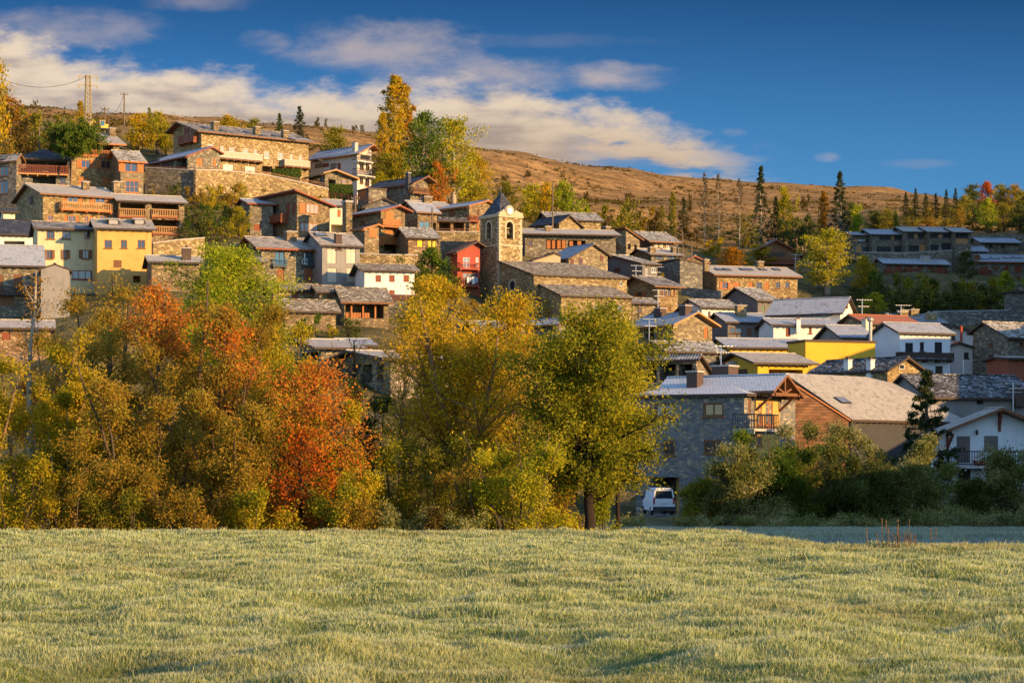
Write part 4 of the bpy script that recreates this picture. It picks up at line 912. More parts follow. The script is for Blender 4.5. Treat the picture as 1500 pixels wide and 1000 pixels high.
    wb = MB(); wire(wb, (153.5,158,222), (113,176,214), .8); wire(wb, (153.5,159,222), (118,173,214), .8); tag(wb.build('cable', IRN), 'pair of cables running down behind the umbrella pine', 'cable')
    wb = MB(); wire(wb, (-40,92,236), (128,112,240), 3); tag(wb.build('cable', IRN), 'long thin cable reaching the lattice mast', 'cable')
    # lattice mast
    a = P(129, 186, 240); t = P(129, 110, 240)-a; rt = empty('lattice_mast', a, .4, 'tall rusty lattice mast above the umbrella pine', 'mast'); b = MB(); n = 12; w0, w1 = .55, .34; Hh = t.z
    cs = lambda f: [Vector((sx*(w0+(w1-w0)*f), sy*(w0+(w1-w0)*f), Hh*f)) for sx, sy in ((-1,-1),(1,-1),(1,1),(-1,1))]
    LM = plain('mast_steel', (.30,.24,.12), .7)
    for k in range(4): b.bar(cs(-.1)[k], cs(1)[k], .12)
    for i in range(n):
        p, q = cs(i/n), cs((i+1)/n)
        for k in range(4): b.bar(p[k], q[(k+1) % 4], .06); b.bar(q[k], q[(k+1) % 4], .055)
    b.build('lattice', LM, rt); b = MB()
    for z in (Hh-.3, Hh-1.8): b.bar((-1.7, 0, z), (1.7, 0, z), .16); [b.tube([(x, 0, z), (x, 0, z-.6)], [.1, .08], 6) for x in (-1.6, 1.6)]
    b.build('crossarm', LM, rt)
    # small excavator behind the loggia house
    a = P(151, 191, 216); rt = empty('excavator', a, .4, 'little yellow excavator with teal cab parked behind the loggia house', 'excavator'); b = MB(); EY = plain('machine_yellow', (.5,.33,.03), .5)
    b.box(-1.3,-1.0,.55,1.3,1.0,1.15); b.box(.3,-1,1.15,1.3,1,1.7); b.build('body', EY, rt)
    for y in (-1.1, .75): b = MB(); b.tube([(-1.5,y+.17,.28),(1.5,y+.17,.28)], [.28,.28], 10); b.build('track', IRN, rt)
    b = MB(); b.box(-1.1,-.95,1.15,.25,.35,2.6); c = b.build('cab', TEAL, rt); b = MB()
    for x in (-1.1,.25):
        for y in (-.95,.35): b.bar((x,y,1.1),(x,y,2.68),.12)
    b.box(-1.2,-1.05,2.62,.35,.45,2.75); b.build('cab_frame', EY, c)
    b = MB(); b.bar((-1.2,.6,1.2),(-2.6,.6,2.9),.3); b.bar((-2.6,.6,2.9),(-3.6,.6,1.5),.24); b.box(-4.0,.3,.8,-3.4,.9,1.5); b.build('arm', EY, rt); rt.scale = (.55, .55, .55)
    # frosted van, rear towards the field
    a = P(972.5, 754, 100.5); rt = empty('parked_van', a, math.radians(8), 'white frosted van parked tail out at the open garage', 'van')
    VB = render_('van_white', (.62,.64,.67), .2); b = MB(); W, D, Hh = .84, 4.3, 2.0
    prof = [(-W,.35),(-W,1.05),(-W+.05,1.25),(-W+.17,1.85),(-W+.32,2.0),(W-.32,2.0),(W-.17,1.85),(W-.05,1.25),(W,1.05),(W,.35)]
    st = [(0,1.0,0),(.08,1.02,.0),(3.0,1.02,0),(4.0,.9,-.75),(4.3,.85,-.95)]
    R_ = []
    for (y, k, dz) in st:
        R_.append([(x*k, y, z if z < 1.1 else 1.1+(z-1.1)*(1 if dz == 0 else max(.05, 1+dz))) for x, z in prof])
    b.poly(R_[0]); b.poly(R_[-1][::-1])
    for i in range(len(R_)-1):
        for j in range(len(prof)): k = (j+1) % len(prof); b.poly([R_[i][j], R_[i][k], R_[i+1][k], R_[i+1][j]])
    b.build('body', VB, rt)
    b = MB(); b.poly([(-.66,-.012,1.22),(.66,-.012,1.22),(.58,-.012,1.78),(-.58,-.012,1.78)]); b.build('rear_window', GLS, rt)
    b = MB(); b.box(-.82,-.12,.38,.82,.02,.62); b.build('bumper', IRN, rt); b = MB(); b.box(-.26,-.03,.78,.26,-.005,.9); b.build('number_plate', WFR, rt)
    for x in (-.8, .68): b = MB(); b.box(x,-.04,.8,x+.12,-.003,1.3); b.build('tail_light', plain('red_lens', (.3,.02,.015), .3), rt)
    for x in (-.86, .66):
        for y in (.8, 3.5):
            b = MB(); b.tube([(x, y, .31), (x+.2, y, .31)], [.31,.31], 16); w = b.build('wheel', IRN, rt); b = MB(); b.tube([(x-.01, y, .31), (x+.21, y, .31)], [.17,.17], 12); b.build('rim', STL, w)
    for x in (-1, 1): b = MB(); b.box(x*.9,3.0,1.15,x*1.08,3.12,1.4); b.build('mirror', IRN, rt)
    # laundry on the red house balcony
    rr = REDH; cols = [(.6,.6,.62), (.5,.55,.65), (.62,.6,.55), (.35,.42,.55)]
    lb = ['white sheet hanging first on the red house balcony line', 'pale blue towel hanging second on the red house balcony line', 'cream towel hanging third on the red house balcony line', 'slate blue shirt hanging last on the red house balcony line']
    for i, (x0, x1, yt, yb) in enumerate(((684,687.5,405.5,415), (688,690.5,406,412), (691,696,405.5,416), (697,700,406.5,414))):
        u0, zt = rr.hit('R', x0, yt, 1.12); u1, zb = rr.hit('R', x1, yb, 1.12); b = MB(); n = 8
        f = lambda k: (u0+(u1-u0)*k/n, -1.12-.03*math.sin(k*2.1+i))
        for k in range(n):
            (a, y), (c, y2) = f(k), f(k+1)
            b.poly([(a,y,zb+.1*math.sin(k+i)),(c,y2,zb+.1*math.sin(k+1+i)),(c,y2,zt),(a,y,zt)]); b.poly([(a,y-.02,zt),(c,y2-.02,zt),(c,y2-.02,zb+.1*math.sin(k+1+i)),(a,y-.02,zb+.1*math.sin(k+i))])
        o = b.build('laundry', plain('cloth_'+str(i), cols[i], .9)); o.matrix_world = rr.Mw; tag(o, lb[i], 'laundry', 'washing on the red house balcony')
    # balcony things of the white chalet, air conditioner, hay
    for i, (x0, x1, yt, yb, c, lb_) in enumerate(((1426.5,1433,671,679,(.35,.03,.03),'red flower box standing first on the white chalet balcony'), (1433.8,1441,671.2,679,(.35,.03,.03),'red flower box standing second on the white chalet balcony'), (1385.5,1390.5,672,678.5,(.08,.2,.35),'blue plastic tub at the balcony end of the white chalet'))):
        u0, zt = CHA.hit('R', x0, yt, .7); u1, zb = CHA.hit('R', x1, yb, .7); b = MB(); _, zf = CHA.hit('R', 1430, 682, 1.2); hh = zt-zb; zb = zf; zt = zf+hh
        lo = [(u0+.05,-.9,zb),(u1-.05,-.9,zb),(u1-.05,-.6,zb),(u0+.05,-.6,zb)]; hi = [(u0,-.95,zt),(u1,-.95,zt),(u1,-.55,zt),(u0,-.55,zt)]
        for k in range(4): b.poly([lo[k], lo[(k+1) % 4], hi[(k+1) % 4], hi[k]])
        b.poly(lo[::-1]); b.poly([Vector(v)-Vector((0,0,.05)) for v in hi]); b.box(u0-.03,-.98,zt-.07,u1+.03,-.95,zt); b.box(u0-.03,-.55,zt-.07,u1+.03,-.52,zt)
        o = b.build('flower_box' if i < 2 else 'tub', plain('plastic_'+str(i), c, .5)); o.matrix_world = CHA.Mw; tag(o, lb_, 'flower box' if i < 2 else 'tub')
    for x in (1387.5, 1463.5):
        u, z = CHA.hit('R', x, 656 if x < 1400 else 626); _, z2 = CHA.hit('R', x, 636 if x < 1400 else 603); b = MB(); b.bar((u, -.02, z), (u+(.0 if x < 1400 else -.25), -1.0, z2), .16); b.bar((u, -.08, z-.3), (u, -.08, z2), .16); b.build('bracket', W3, CHA.root)
    u, z = CHA.hit('R', 1429, 632); b = MB(); b.bar((u, 0, z), (u, -.25, z+.1), .06); b.tube([(u, -.25, z-.25), (u, -.25, z+.05), (u, -.25, z+.15)], [.07, .11, .03], 8); b.build('wall_lamp', IRN, CHA.root)
    u, z = fa.hit('L', 1076, 628); b = MB(); b.bar((0, u, z), (-.3, u, z+.15), .06); b.tube([(-.3, u, z-.12), (-.3, u, z+.15)], [.22, .06], 10); o = b.build('wall_lamp', IRN, fa.root)
    u, z = YH.hit('L', 1076, 534); b = MB(); YH.box(b, 'L', u-.5, u+.5, .02, .42, z-.45, z+.35, 0)
    for k in range(6): YH.box(b, 'L', u-.42, u+.15, .42, .44, z-.38+k*.12, z-.33+k*.12, 1)
    tag_o = b.build('air_conditioner', [WFR, IRN], YH.root)
    for (x, yt, yb, w) in ((166, 320.5, 329, 1.25), (204, 320.5, 329, 1.25)):     # roof dormers of the ochre house
        p, k = OCH.roofhit(x, yb); zt = OCH.hit_z(x, yt, p); b = MB(); b.box(p.x-w/2, p.y-.1, p.z-.2, p.x+w/2, p.y+1.6, zt, 0); b.poly([(p.x-w/2-.15, p.y-.35, zt+.02), (p.x+w/2+.15, p.y-.35, zt+.02), (p.x+w/2+.15, p.y+1.9, zt+.3), (p.x-w/2-.15, p.y+1.9, zt+.3)], 1)
        b.poly([(p.x-w/2-.15, p.y-.35, zt-.08), (p.x+w/2+.15, p.y-.35, zt-.08), (p.x+w/2+.15, p.y-.35, zt+.02), (p.x-w/2-.15, p.y-.35, zt+.02)], 1); b.box(p.x-w/2+.12, p.y-.13, p.z+.05, p.x+w/2-.12, p.y-.1, zt-.12, 2); b.build('dormer', [W4, FRN, CURT], OCH.root)
    # hay barn timbers
    for x in (515, 532, 550): u, z = HAY.hit('R', x, 448); _, z2 = HAY.hit('R', x, 466); b = MB(); b.bar((u, .12, z2), (u, .12, z), .18); b.build('post', W1, HAY.root)
    u0, z0 = HAY.hit('R', 507, 465); u1, z1 = HAY.hit('R', 542, 458); b = MB()
    for k in range(9): a = u0+(u1-u0)*k/9; b.box(a+.02, .2, z0, a+(u1-u0)/9-.03, .28, z1)
    b.build('plank_panel', W1, HAY.root)
    # steel flue by the grey side wall
    a = P(1275, 500, 150.5); b = MB(); t = P(1275, 468, 150.5)-a; b.tube([(0,0,-1), t*.95], [.2,.2], 12); b.tube([t*.9, t*.95, t*1.05, t*1.1], [.2,.36,.36,.15], 12); tag(b.build('flue', plain('flue_grey', (.30,.30,.30), .5, .3), None, a), 'grey metal flue with round cowl against the rendered side wall', 'flue')
    a = P(1408, 490, 160); b = MB(); t = P(1408, 478, 160)-a; b.tube([(0,0,-2), t], [.16,.16], 10); b.tube([t, t*1.08], [.24,.1], 10); tag(b.build('flue', RED, None, a), 'rust red flue pipe beside the pinkish house', 'flue')
    for px, yt, yb, d, lb in ((1320, 446, 476, 170, 'horizontal aerial on a thin mast above the corrugated roof'), (1263, 438, 462, 166, 'tall thin aerial beside the yellow gable'), (1212, 482, 498, 158, 'aerial on the low white annex roof'), (964, 424, 460, 184, 'lattice aerial mast at the corner of the lit window house'), (1411, 526, 552, 147, 'wooden aerial post before the shabby white cottage'), (1484, 560, 584, 126, 'bare aerial mast on the rough slate roof'), (951, 466, 500, 158, 'aerial with a small dish before the wide blue roofed house'), (931.5, 388, 408, 200, 'aerial on the shaded grey gable roof'), (959, 390, 403, 206, 'aerial rising from the frosted cottage roof edge'), (1165, 372, 392, 236, 'aerial beside the brown timber chalet')):
        a = P(px, yb, d); t = P(px, yt, d)-a; b = MB(); b.bar((0,0,-1.5), t, .09); z = t.z
        for zz, l in ((z-.1, 1.3), (z-.9, .9)):
            b.bar((-l*.6, -.2, zz), (l, .3, zz), .06)
            for k in range(7): f = -.55+1.5*k/6; b.bar((l*f, f*.28-.3, zz), (l*f, f*.28+.3, zz), .045)
        tag(b.build('aerial', STL, None, a), lb, 'aerial')
# ---------------------------------------------------------------- terrain
CTRL += [(x, 62, 778) for x in range(-900, 2500, 100)]
CTRL += [(x, 80, 770) for x in range(-900, 2500, 100)]
CTRL += [(x, 104, 753) for x in range(900, 2500, 80)]
CTRL += [(880,104,752), (920,112,735), (900,125,690), (880,140,640), (1020,120,690), (1150,112,720), (1200,112,690), (1300,112,690), (1400,112,700), (1500,112,700), (1700,115,700), (2100,120,700)]
CTRL += [(x, 95, 750) for x in (-600, -300, 0, 200, 400, 600, 750)]
CTRL += [(x, 115, 660) for x in (-600, -300, 0, 200, 400, 550, 650, 750)] + [(x, 128, 590) for x in (-300, 0, 200, 350)]
CTRL += [(-400,150,470), (-400,185,330), (-400,220,240), (-150,150,470), (-150,190,320), (-120,225,215), (300,190,330), (320,200,300), (250,198,310), (330,185,345), (250,178,372), (300,160,420), (650,178,440), (640,150,520), (720,160,510), (760,186,455), (840,145,560), (1240,190,500), (1320,200,480), (1420,180,475), (1420,193,452), (1300,220,450), (1400,225,440), (1500,225,440), (1650,200,470), (1650,150,560), (1800,110,720)]
CTRL += [(0,230,200), (0,280,172), (0,400,152), (60,300,165), (-200,280,190), (-200,450,150), (130,240,190), (150,290,178), (160,460,163), (260,250,196), (280,420,178), (280,560,169), (450,260,220), (450,330,208), (450,560,184), (520,260,240), (560,300,225), (560,560,192), (620,240,278), (700,260,290), (700,330,268), (700,560,218), (820,260,318), (850,330,290), (850,580,241),
  (960,250,345), (950,300,325), (1000,400,290), (1000,620,258.5), (1100,255,360), (1100,300,338), (1120,430,292), (1130,640,265), (1200,265,365), (1220,310,335), (1230,480,290), (1230,680,269), (1320,290,328), (1330,360,300), (1340,600,281), (1400,300,322), (1420,400,300), (1430,600,292), (1500,300,325), (1500,400,305), (1500,600,296), (1700,300,330), (1700,600,305), (2200,300,340), (2200,600,320)]
CTRL += [(x, 1000, 300+60*(x > 800)) for x in range(-900, 2600, 300)] + [(x, 700, y) for x, y in ((-300,180), (0,190), (300,190), (600,215), (900,262), (1200,280), (1500,310), (2000,330))]
_c = np.array([(a/95., math.log(b)/.085, (HY-c)/F) for a, b, c in CTRL])
_c2 = _c*np.array((1/2.6, 1/2.6, 1))
def slope(px, d):
    px = np.asarray(px, float); d = np.asarray(d, float); sh = px.shape
    q = np.stack([px.ravel()/95., np.log(d.ravel())/.085], 1); out = np.zeros(len(q))
    for i in range(0, len(q), 4000):
        qq = q[i:i+4000]
        r = ((qq[:, None, :]-_c[None, :, :2])**2).sum(2); w = np.exp(-r/.32)
        r2 = ((qq[:, None, :]/2.6-_c2[None, :, :2])**2).sum(2); w = w+.02*np.exp(-r2/.5)+1e-7/(1+r2)**2
        out[i:i+4000] = (w*_c[None, :, 2]).sum(1)/w.sum(1)
    return out.reshape(sh)
_rg = np.random.default_rng(5)
_wv = [(_rg.uniform(0, 6.28), _rg.uniform(0, 6.28), l) for l in (6, 4.1, 3.1, 2.4, 1.9, 1.5, 1.2, 1.0, .8, .65, .55, .45) for _ in range(3)]
def hummock(x, y):
    z = 0
    for a, p, l in _wv: z = z+np.sin((x*math.cos(a)+y*math.sin(a))*6.283/l+p+.8*np.sin(y*.7+p))*(.016*l**.75)
    return z*.58
def field_z(x, y):
    x = np.asarray(x, float); y = np.asarray(y, float); px = 750+F*x/np.maximum(y, 5)
    base = -1.95-(y-18)*.0092
    cr = 80-.8*np.clip((px-1080)/120, 0, 1)*22               # crest; nearer on the right
    over = np.maximum(y-cr, 0)
    return base-over**1.35*.034+hummock(x, y)*np.clip((y+20)/30, .3, 1)
YJ0, YJ1 = 92., 104.
_RY = [0, 52, 64, 72, 100, 118, 125, 135, 142, 160, 184, 205, 217, 228, 300, 325, 345, 388, 460, 560, 700]
_RH = [-3, -3, 4.5, 5.5, 7.0, 6.6, 6.2, 10.5, 12, 7, 12, 20, 22, 20, 36, 39, 57, 60, 58, 40, 20]  # heights of the added, unseen bank, shaped to cast shade
def ridge(x, y, z):
    """a bank added just past the right edge, its heights shaped to shade the low ground"""
    xr = .234*y+24; s = 6+.01*y; w = np.exp(-((x-xr)/s)**2); w = np.where(x > xr, np.maximum(w, np.exp(-((x-xr)/(4*s))**2)), w)
    h = np.interp(y, _RY, _RH)
    return z+np.maximum(h-z, 0)*w
def ground_z(x, y):
    x = np.asarray(x, float); y = np.asarray(y, float)
    t = np.clip((y-YJ0)/(YJ1-YJ0), 0, 1)
    px = 750+F*x/np.maximum(y, 60); zt = slope(px, np.maximum(y, 60)/KD)*y-.25-.9*np.clip((y-150)/60, 0, 1)
    return ridge(x, y, field_z(x, y)*(1-t)+zt*t)
def gz(x, y): return float(ground_z(np.array([x]), np.array([y]))[0])
def grid_mesh(name, X, Y, Z, m, smooth=True):
    r, c = X.shape; me = bpy.data.meshes.new(name); v = np.stack([X, Y, Z], 2).reshape(-1, 3)
    i = np.arange(r*c).reshape(r, c); q = np.stack([i[:-1, :-1], i[:-1, 1:], i[1:, 1:], i[1:, :-1]], 2).reshape(-1, 4)
    fill(me, v, q); me.materials.append(m)
    if smooth: me.polygons.foreach_set('use_smooth', np.ones(len(q), bool))
    return link(bpy.data.objects.new(name, me))
def fill(me, v, q):
    me.vertices.add(len(v)); me.vertices.foreach_set('co', np.ascontiguousarray(v, np.float32).ravel())
    n = q.shape[1]; me.loops.add(len(q)*n); me.loops.foreach_set('vertex_index', np.ascontiguousarray(q, np.int32).ravel())
    me.polygons.add(len(q)); me.polygons.foreach_set('loop_start', np.arange(0, len(q)*n, n, dtype=np.int32)); me.polygons.foreach_set('loop_total', np.full(len(q), n, np.int32))
    me.update(calc_edges=True)
def m_field():
    m, t = newmat('field_soil'); o = obj(t); n = t.noise(o, .6, 5).outputs[0]; n2 = t.noise(o, 9, 3).outputs[0]
    c = t.mix(t.step(n, .35, .65), (.12,.16,.04), (.28,.30,.12)); c = t.mix(t.m('MULTIPLY', n2, .6), c, (.07,.075,.025))
    c = t.mix(t.step(t.new('ShaderNodeSeparateXYZ', {0: o}).outputs[1], 76, 92, 0, .85), c, t.mix(n2, (.24,.28,.22), (.42,.46,.40)))
    finish(t, c, .95, n2, .6, .05, .1); return m
def m_hill():
    m, t = newmat('hill_ground'); o = obj(t)
    big = t.noise(o, .012, 5, .6).outputs[0]; md = t.noise(scaled(t, o, 1, 1, 3), .07, 5, .65).outputs[0]; sm = t.noise(o, .5, 4, .7).outputs[0]; tx = t.noise(o, .16, 4, .75).outputs[0]
    ridg = t.noise(scaled(t, o, .16, .16, 5.0), .16, 3, .5).outputs[0]
    dry = t.mix(t.step(md, .35, .65), (.25,.14,.05), (.39,.235,.095)); dry = t.mix(t.step(tx, .46, .60, 0, .75), dry, (.13,.085,.035)); dry = t.mix(t.step(ridg, .56, .64, 0, .6), dry, (.10,.07,.035))
    dry = t.mix(t.step(sm, .5, .66, 0, .5), dry, (.16,.10,.04))
    low = t.mix(t.step(md, .38, .62), (.095,.08,.035), (.19,.15,.065)); low = t.mix(t.step(sm, .45, .6, 0, .6), low, (.045,.05,.018))
    y = t.new('ShaderNodeSeparateXYZ', {0: o}).outputs[1]
    f = t.step(t.m('ADD', y, t.m('MULTIPLY', big, 60)), 430, 520)
    c = t.mix(f, low, dry)
    c = t.mix(t.step(y, 105, 150, .85, 0), c, t.mix(sm, (.24,.28,.22), (.42,.46,.40)))
    fr = t.step(t.m('ADD', sm, t.m('MULTIPLY', tx, .6)), 1.0, 1.2, 0, .35); c = t.mix(fr, c, (.42,.40,.34))
    finish(t, c, .95, t.m('ADD', sm, t.m('MULTIPLY', tx, 1.5)), .8, .7, .05); return m
def build_terrain():
    px = np.linspace(-1500, 3000, 360); d = np.geomspace(YJ0+10, 1500, 190)
    PX, D = np.meshgrid(px, d); X = (PX-750)/F*D; Z = ground_z(X, D)
    r = np.random.default_rng(3); Z = Z+(D > 400)*np.sin(X*.11+3*np.sin(D*.03))*np.sin(D*.09)*np.clip((D-400)/300, 0, 1)*.8
    tag(grid_mesh('hillside_ground', X, D, Z, m_hill()), kind='structure')
    # the field: fine in front, coarse to the sides and behind
    a = np.concatenate([np.linspace(-300, -24, 40)[:-1], np.linspace(-24, 24, 300), np.linspace(24, 80, 60)[1:], np.linspace(80, 300, 24)[1:]])
    b = np.concatenate([np.linspace(-120, 14, 40)[:-1], np.linspace(14, YJ0+12, 330)])
    X, Y = np.meshgrid(a, b); Z = ridge(X, Y, field_z(X, Y))
    t = np.clip((Y-YJ0)/(YJ1-YJ0), 0, 1); 
    far = Y > YJ0; Z[far] = ground_z(X[far], Y[far])-.05*t[far]
    tag(grid_mesh('field', X, Y, Z, m_field()), kind='structure')
# grass: one sheet of blades, thinning with distance
def m_grass():
    m, t = newmat('frosty_grass'); o = obj(t); rnd = t.new('ShaderNodeNewGeometry').outputs['Random Per Island']
    n = t.noise(o, .22, 5, .6).outputs[0]; n2 = t.noise(o, 1.1, 4, .6).outputs[0]
    hz = t.new('ShaderNodeSeparateXYZ', {0: t.new('ShaderNodeUVMap', uv_map='uv').outputs[0]}); h = hz.outputs[1]; hm = hz.outputs[0]   # frost lies on the hummock tops
    green = t.mix(rnd, (.075,.145,.012), (.17,.245,.035)); dry = t.mix(rnd, (.33,.38,.10), (.50,.53,.24))
    f = t.step(t.m('ADD', t.m('ADD', t.m('MULTIPLY', n, .7), t.m('MULTIPLY', n2, .5)), t.m('ADD', t.m('MULTIPLY', t.m('SUBTRACT', rnd, .5), .6), t.m('MULTIPLY', hm, .75))), .62, 1.16)
    c = t.mix(f, green, dry)
    
    c = t.mix(t.m('MULTIPLY', t.step(h, .5, 1.0), t.step(t.m('ADD', n2, t.m('MULTIPLY', rnd, .3)), .35, .8)), c, (.64,.67,.52))
    c = t.mix(t.step(t.new('ShaderNodeSeparateXYZ', {0: o}).outputs[1], 76, 92, 0, .5), c, (.50,.55,.47))
    br = t.noise(o, .09, 4, .6).outputs[0]; c = t.mix(t.m('MULTIPLY', t.step(br, .48, .68), .45), c, t.mix(rnd, (.20,.155,.05), (.40,.33,.15))); c = t.mix(t.step(rnd, .972, .976), c, (.20,.12,.045))
    d = t.new('ShaderNodeBsdfDiffuse', {0: c}); tr = t.new('ShaderNodeBsdfTranslucent', {0: c})
    t.l.new(t.new('ShaderNodeMixShader', {0: .35, 1: d.outputs[0], 2: tr.outputs[0]}).outputs[0], t.new('ShaderNodeOutputMaterial').inputs[0]); return m
def build_grass(N=900000):
    r = np.random.default_rng(11)
    y = 17.0*np.exp(r.random(N)*math.log(94/17.0)); u = r.uniform(-.275, .275, N); x = u*y
    sz = (y/20)**.38
    cl = (np.sin(x*2.1+1.3*np.sin(y*1.7))*np.sin(y*1.9+1.1*np.sin(x*1.3))+np.sin(x*4.7+y*2.2)*.5)
    hgt = (.05+.03*r.random(N)+.018*np.clip(cl, -.6, 1.2))*sz*np.where(r.random(N) < .008, 2.0, 1)
    hgt = np.clip(hgt, .03, .42); w = .0026*(y/20)**1.0*(.7+.7*r.random(N))
    M = 90000; y[:M] = r.uniform(88, 135, M); x[:M] = y[:M]*r.uniform(.03, .27, M); hgt[:M] = r.uniform(.08, .3, M); w[:M] = .02
    z = field_z(x, y); fy = y > 86; z[fy] = ground_z(x[fy], y[fy]); a = r.random(N)*6.283; b = r.random(N)*6.283; ln = hgt*(.15+.6*r.random(N)**1.5)
    base = np.stack([x, y, z-.02], 1); dx = np.stack([np.cos(a)*w, np.sin(a)*w, 0*w], 1)
    mid = base+np.stack([np.cos(b)*ln*.4, np.sin(b)*ln*.4, hgt*.6], 1); tip = base+np.stack([np.cos(b)*ln, np.sin(b)*ln, hgt], 1)
    # (the shaded frosty strip beyond the crest)
    v = np.stack([base-dx, base+dx, mid+dx*.8, tip, mid-dx*.8], 1).reshape(-1, 3); i = np.arange(N)*5
    q = np.stack([i, i+1, i+2, i+3, i+4], 1); me = bpy.data.meshes.new('grass'); fill(me, v, q); me.materials.append(m_grass())
    uv = me.uv_layers.new(name='uv'); hm = np.clip(hummock(x, y)*4+.5, 0, 1); A = np.zeros((N, 5, 2), np.float32); A[:, :, 0] = hm[:, None]; A[:, :, 1] = (0, 0, .6, 1, .6); uv.data.foreach_set('uv', A.ravel())
    tag(link(bpy.data.objects.new('grass', me)), 'frosty meadow grass covering the foreground field', 'grass', kind='stuff')
# ---------------------------------------------------------------- trees and shrubs
def m_leaf(name, cols, mixn=.35, tl=.5):
    m, t = newmat('leaves_'+name); rnd = t.new('ShaderNodeNewGeometry').outputs['Random Per Island']; o = obj(t)
    n = t.noise(o, mixn, 4, .6).outputs[0]
    f = t.m('ADD', t.m('MULTIPLY', t.m('SUBTRACT', n, .5), 2.4), t.m('ADD', t.m('MULTIPLY', rnd, .8), .1))
    k = len(cols); c = t.ramp(f, [(i/max(1, k-1), q) for i, q in enumerate(cols)])
    d = t.new('ShaderNodeBsdfDiffuse', {0: c}); tr = t.new('ShaderNodeBsdfTranslucent', {0: c})
    t.l.new(t.new('ShaderNodeMixShader', {0: tl, 1: d.outputs[0], 2: tr.outputs[0]}).outputs[0], t.new('ShaderNodeOutputMaterial').inputs[0]); return m
def m_bark(name, c):
    m, t = newmat('bark_'+name); o = obj(t); n = t.noise(scaled(t, o, 6, 6, 1.2), 1, 4, .7).outputs[0]
    finish(t, t.mix(n, tuple(x*.5 for x in c), tuple(x*1.5 for x in c)), .95, n, .6, .03, .1); return m
BK = m_bark('brown', (.085,.06,.04)); BKD = m_bark('dark', (.028,.021,.016)); BKP = m_bark('pale', (.30,.26,.20)); BKT = m_bark('tan', (.20,.13,.07))
LV = {
 'gold': m_leaf('gold', [(.22,.19,.015), (.44,.32,.018), (.58,.40,.025), (.58,.32,.02)]),
 'amber': m_leaf('amber', [(.22,.12,.012), (.42,.21,.015), (.50,.22,.015)]),
 'yellow': m_leaf('yellow', [(.24,.26,.02), (.44,.40,.025), (.60,.48,.03)]),
 'lime': m_leaf('lime', [(.14,.19,.015), (.32,.36,.02), (.50,.48,.04)]),
 'limegold': m_leaf('limegold', [(.15,.17,.018), (.34,.32,.02), (.54,.42,.03), (.54,.32,.03)]),
 'green': m_leaf('green', [(.05,.09,.012), (.11,.17,.02), (.20,.25,.03)]),
 'olive': m_leaf('olive', [(.12,.13,.02), (.26,.24,.028), (.40,.30,.03)]),
 'bronze': m_leaf('bronze', [(.15,.15,.02), (.31,.22,.028), (.44,.25,.04), (.33,.31,.04)]),
 'willow': m_leaf('willow', [(.19,.19,.015), (.40,.31,.018), (.55,.38,.03)]),
 'orange': m_leaf('orange', [(.24,.22,.02), (.58,.17,.03), (.60,.20,.035), (.60,.28,.04), (.30,.28,.03)]),
 'red': m_leaf('red', [(.28,.10,.015), (.48,.10,.015), (.54,.16,.02)]),
 'frosty': m_leaf('frosty', [(.09,.115,.025), (.20,.21,.045), (.33,.31,.10), (.44,.41,.22)]),
 'dark': m_leaf('dark', [(.05,.07,.018), (.11,.13,.03), (.19,.19,.05)]),
 'ashgreen': m_leaf('ashgreen', [(.11,.13,.015), (.25,.25,.02), (.44,.37,.03)]),
 'needle': m_leaf('needle', [(.016,.028,.012), (.035,.05,.018), (.07,.08,.025)], .35, .15),
 'pine': m_leaf('pine', [(.035,.07,.010), (.075,.115,.015), (.13,.165,.022)], .5, .15),
 'larch': m_leaf('larch', [(.07,.05,.02), (.13,.085,.03)], .5, .15),
 'scrub': m_leaf('scrub', [(.05,.045,.012), (.12,.085,.02), (.20,.13,.03)]),
}
class Geo:
    def __init__(s): s.mb = MB(); s.lc = []; s.ls = []; s.dir = []
def rot(az, el): return Vector((math.cos(az)*math.cos(el), math.sin(az)*math.cos(el), math.sin(el)))
def profile(shape, t):
    if shape == 'poplar': return max(.12, math.sin(math.pi*min(1, .12+.86*t)))**.7
    if shape == 'cone': return max(.04, 1-t)**.85*(.75+.25*min(1, t*8))
    if shape == 'umbrella': return .55+.45*math.sin(math.pi*min(1, t))
    if shape == 'bush': return max(.18, 1-t**2.4)*(.8+.2*t)
    if shape == 'spread': return .45+.55*math.sin(math.pi*min(1, .1+.8*t))
    return max(.15, math.sin(math.pi*(.14+.80*t)))**.75
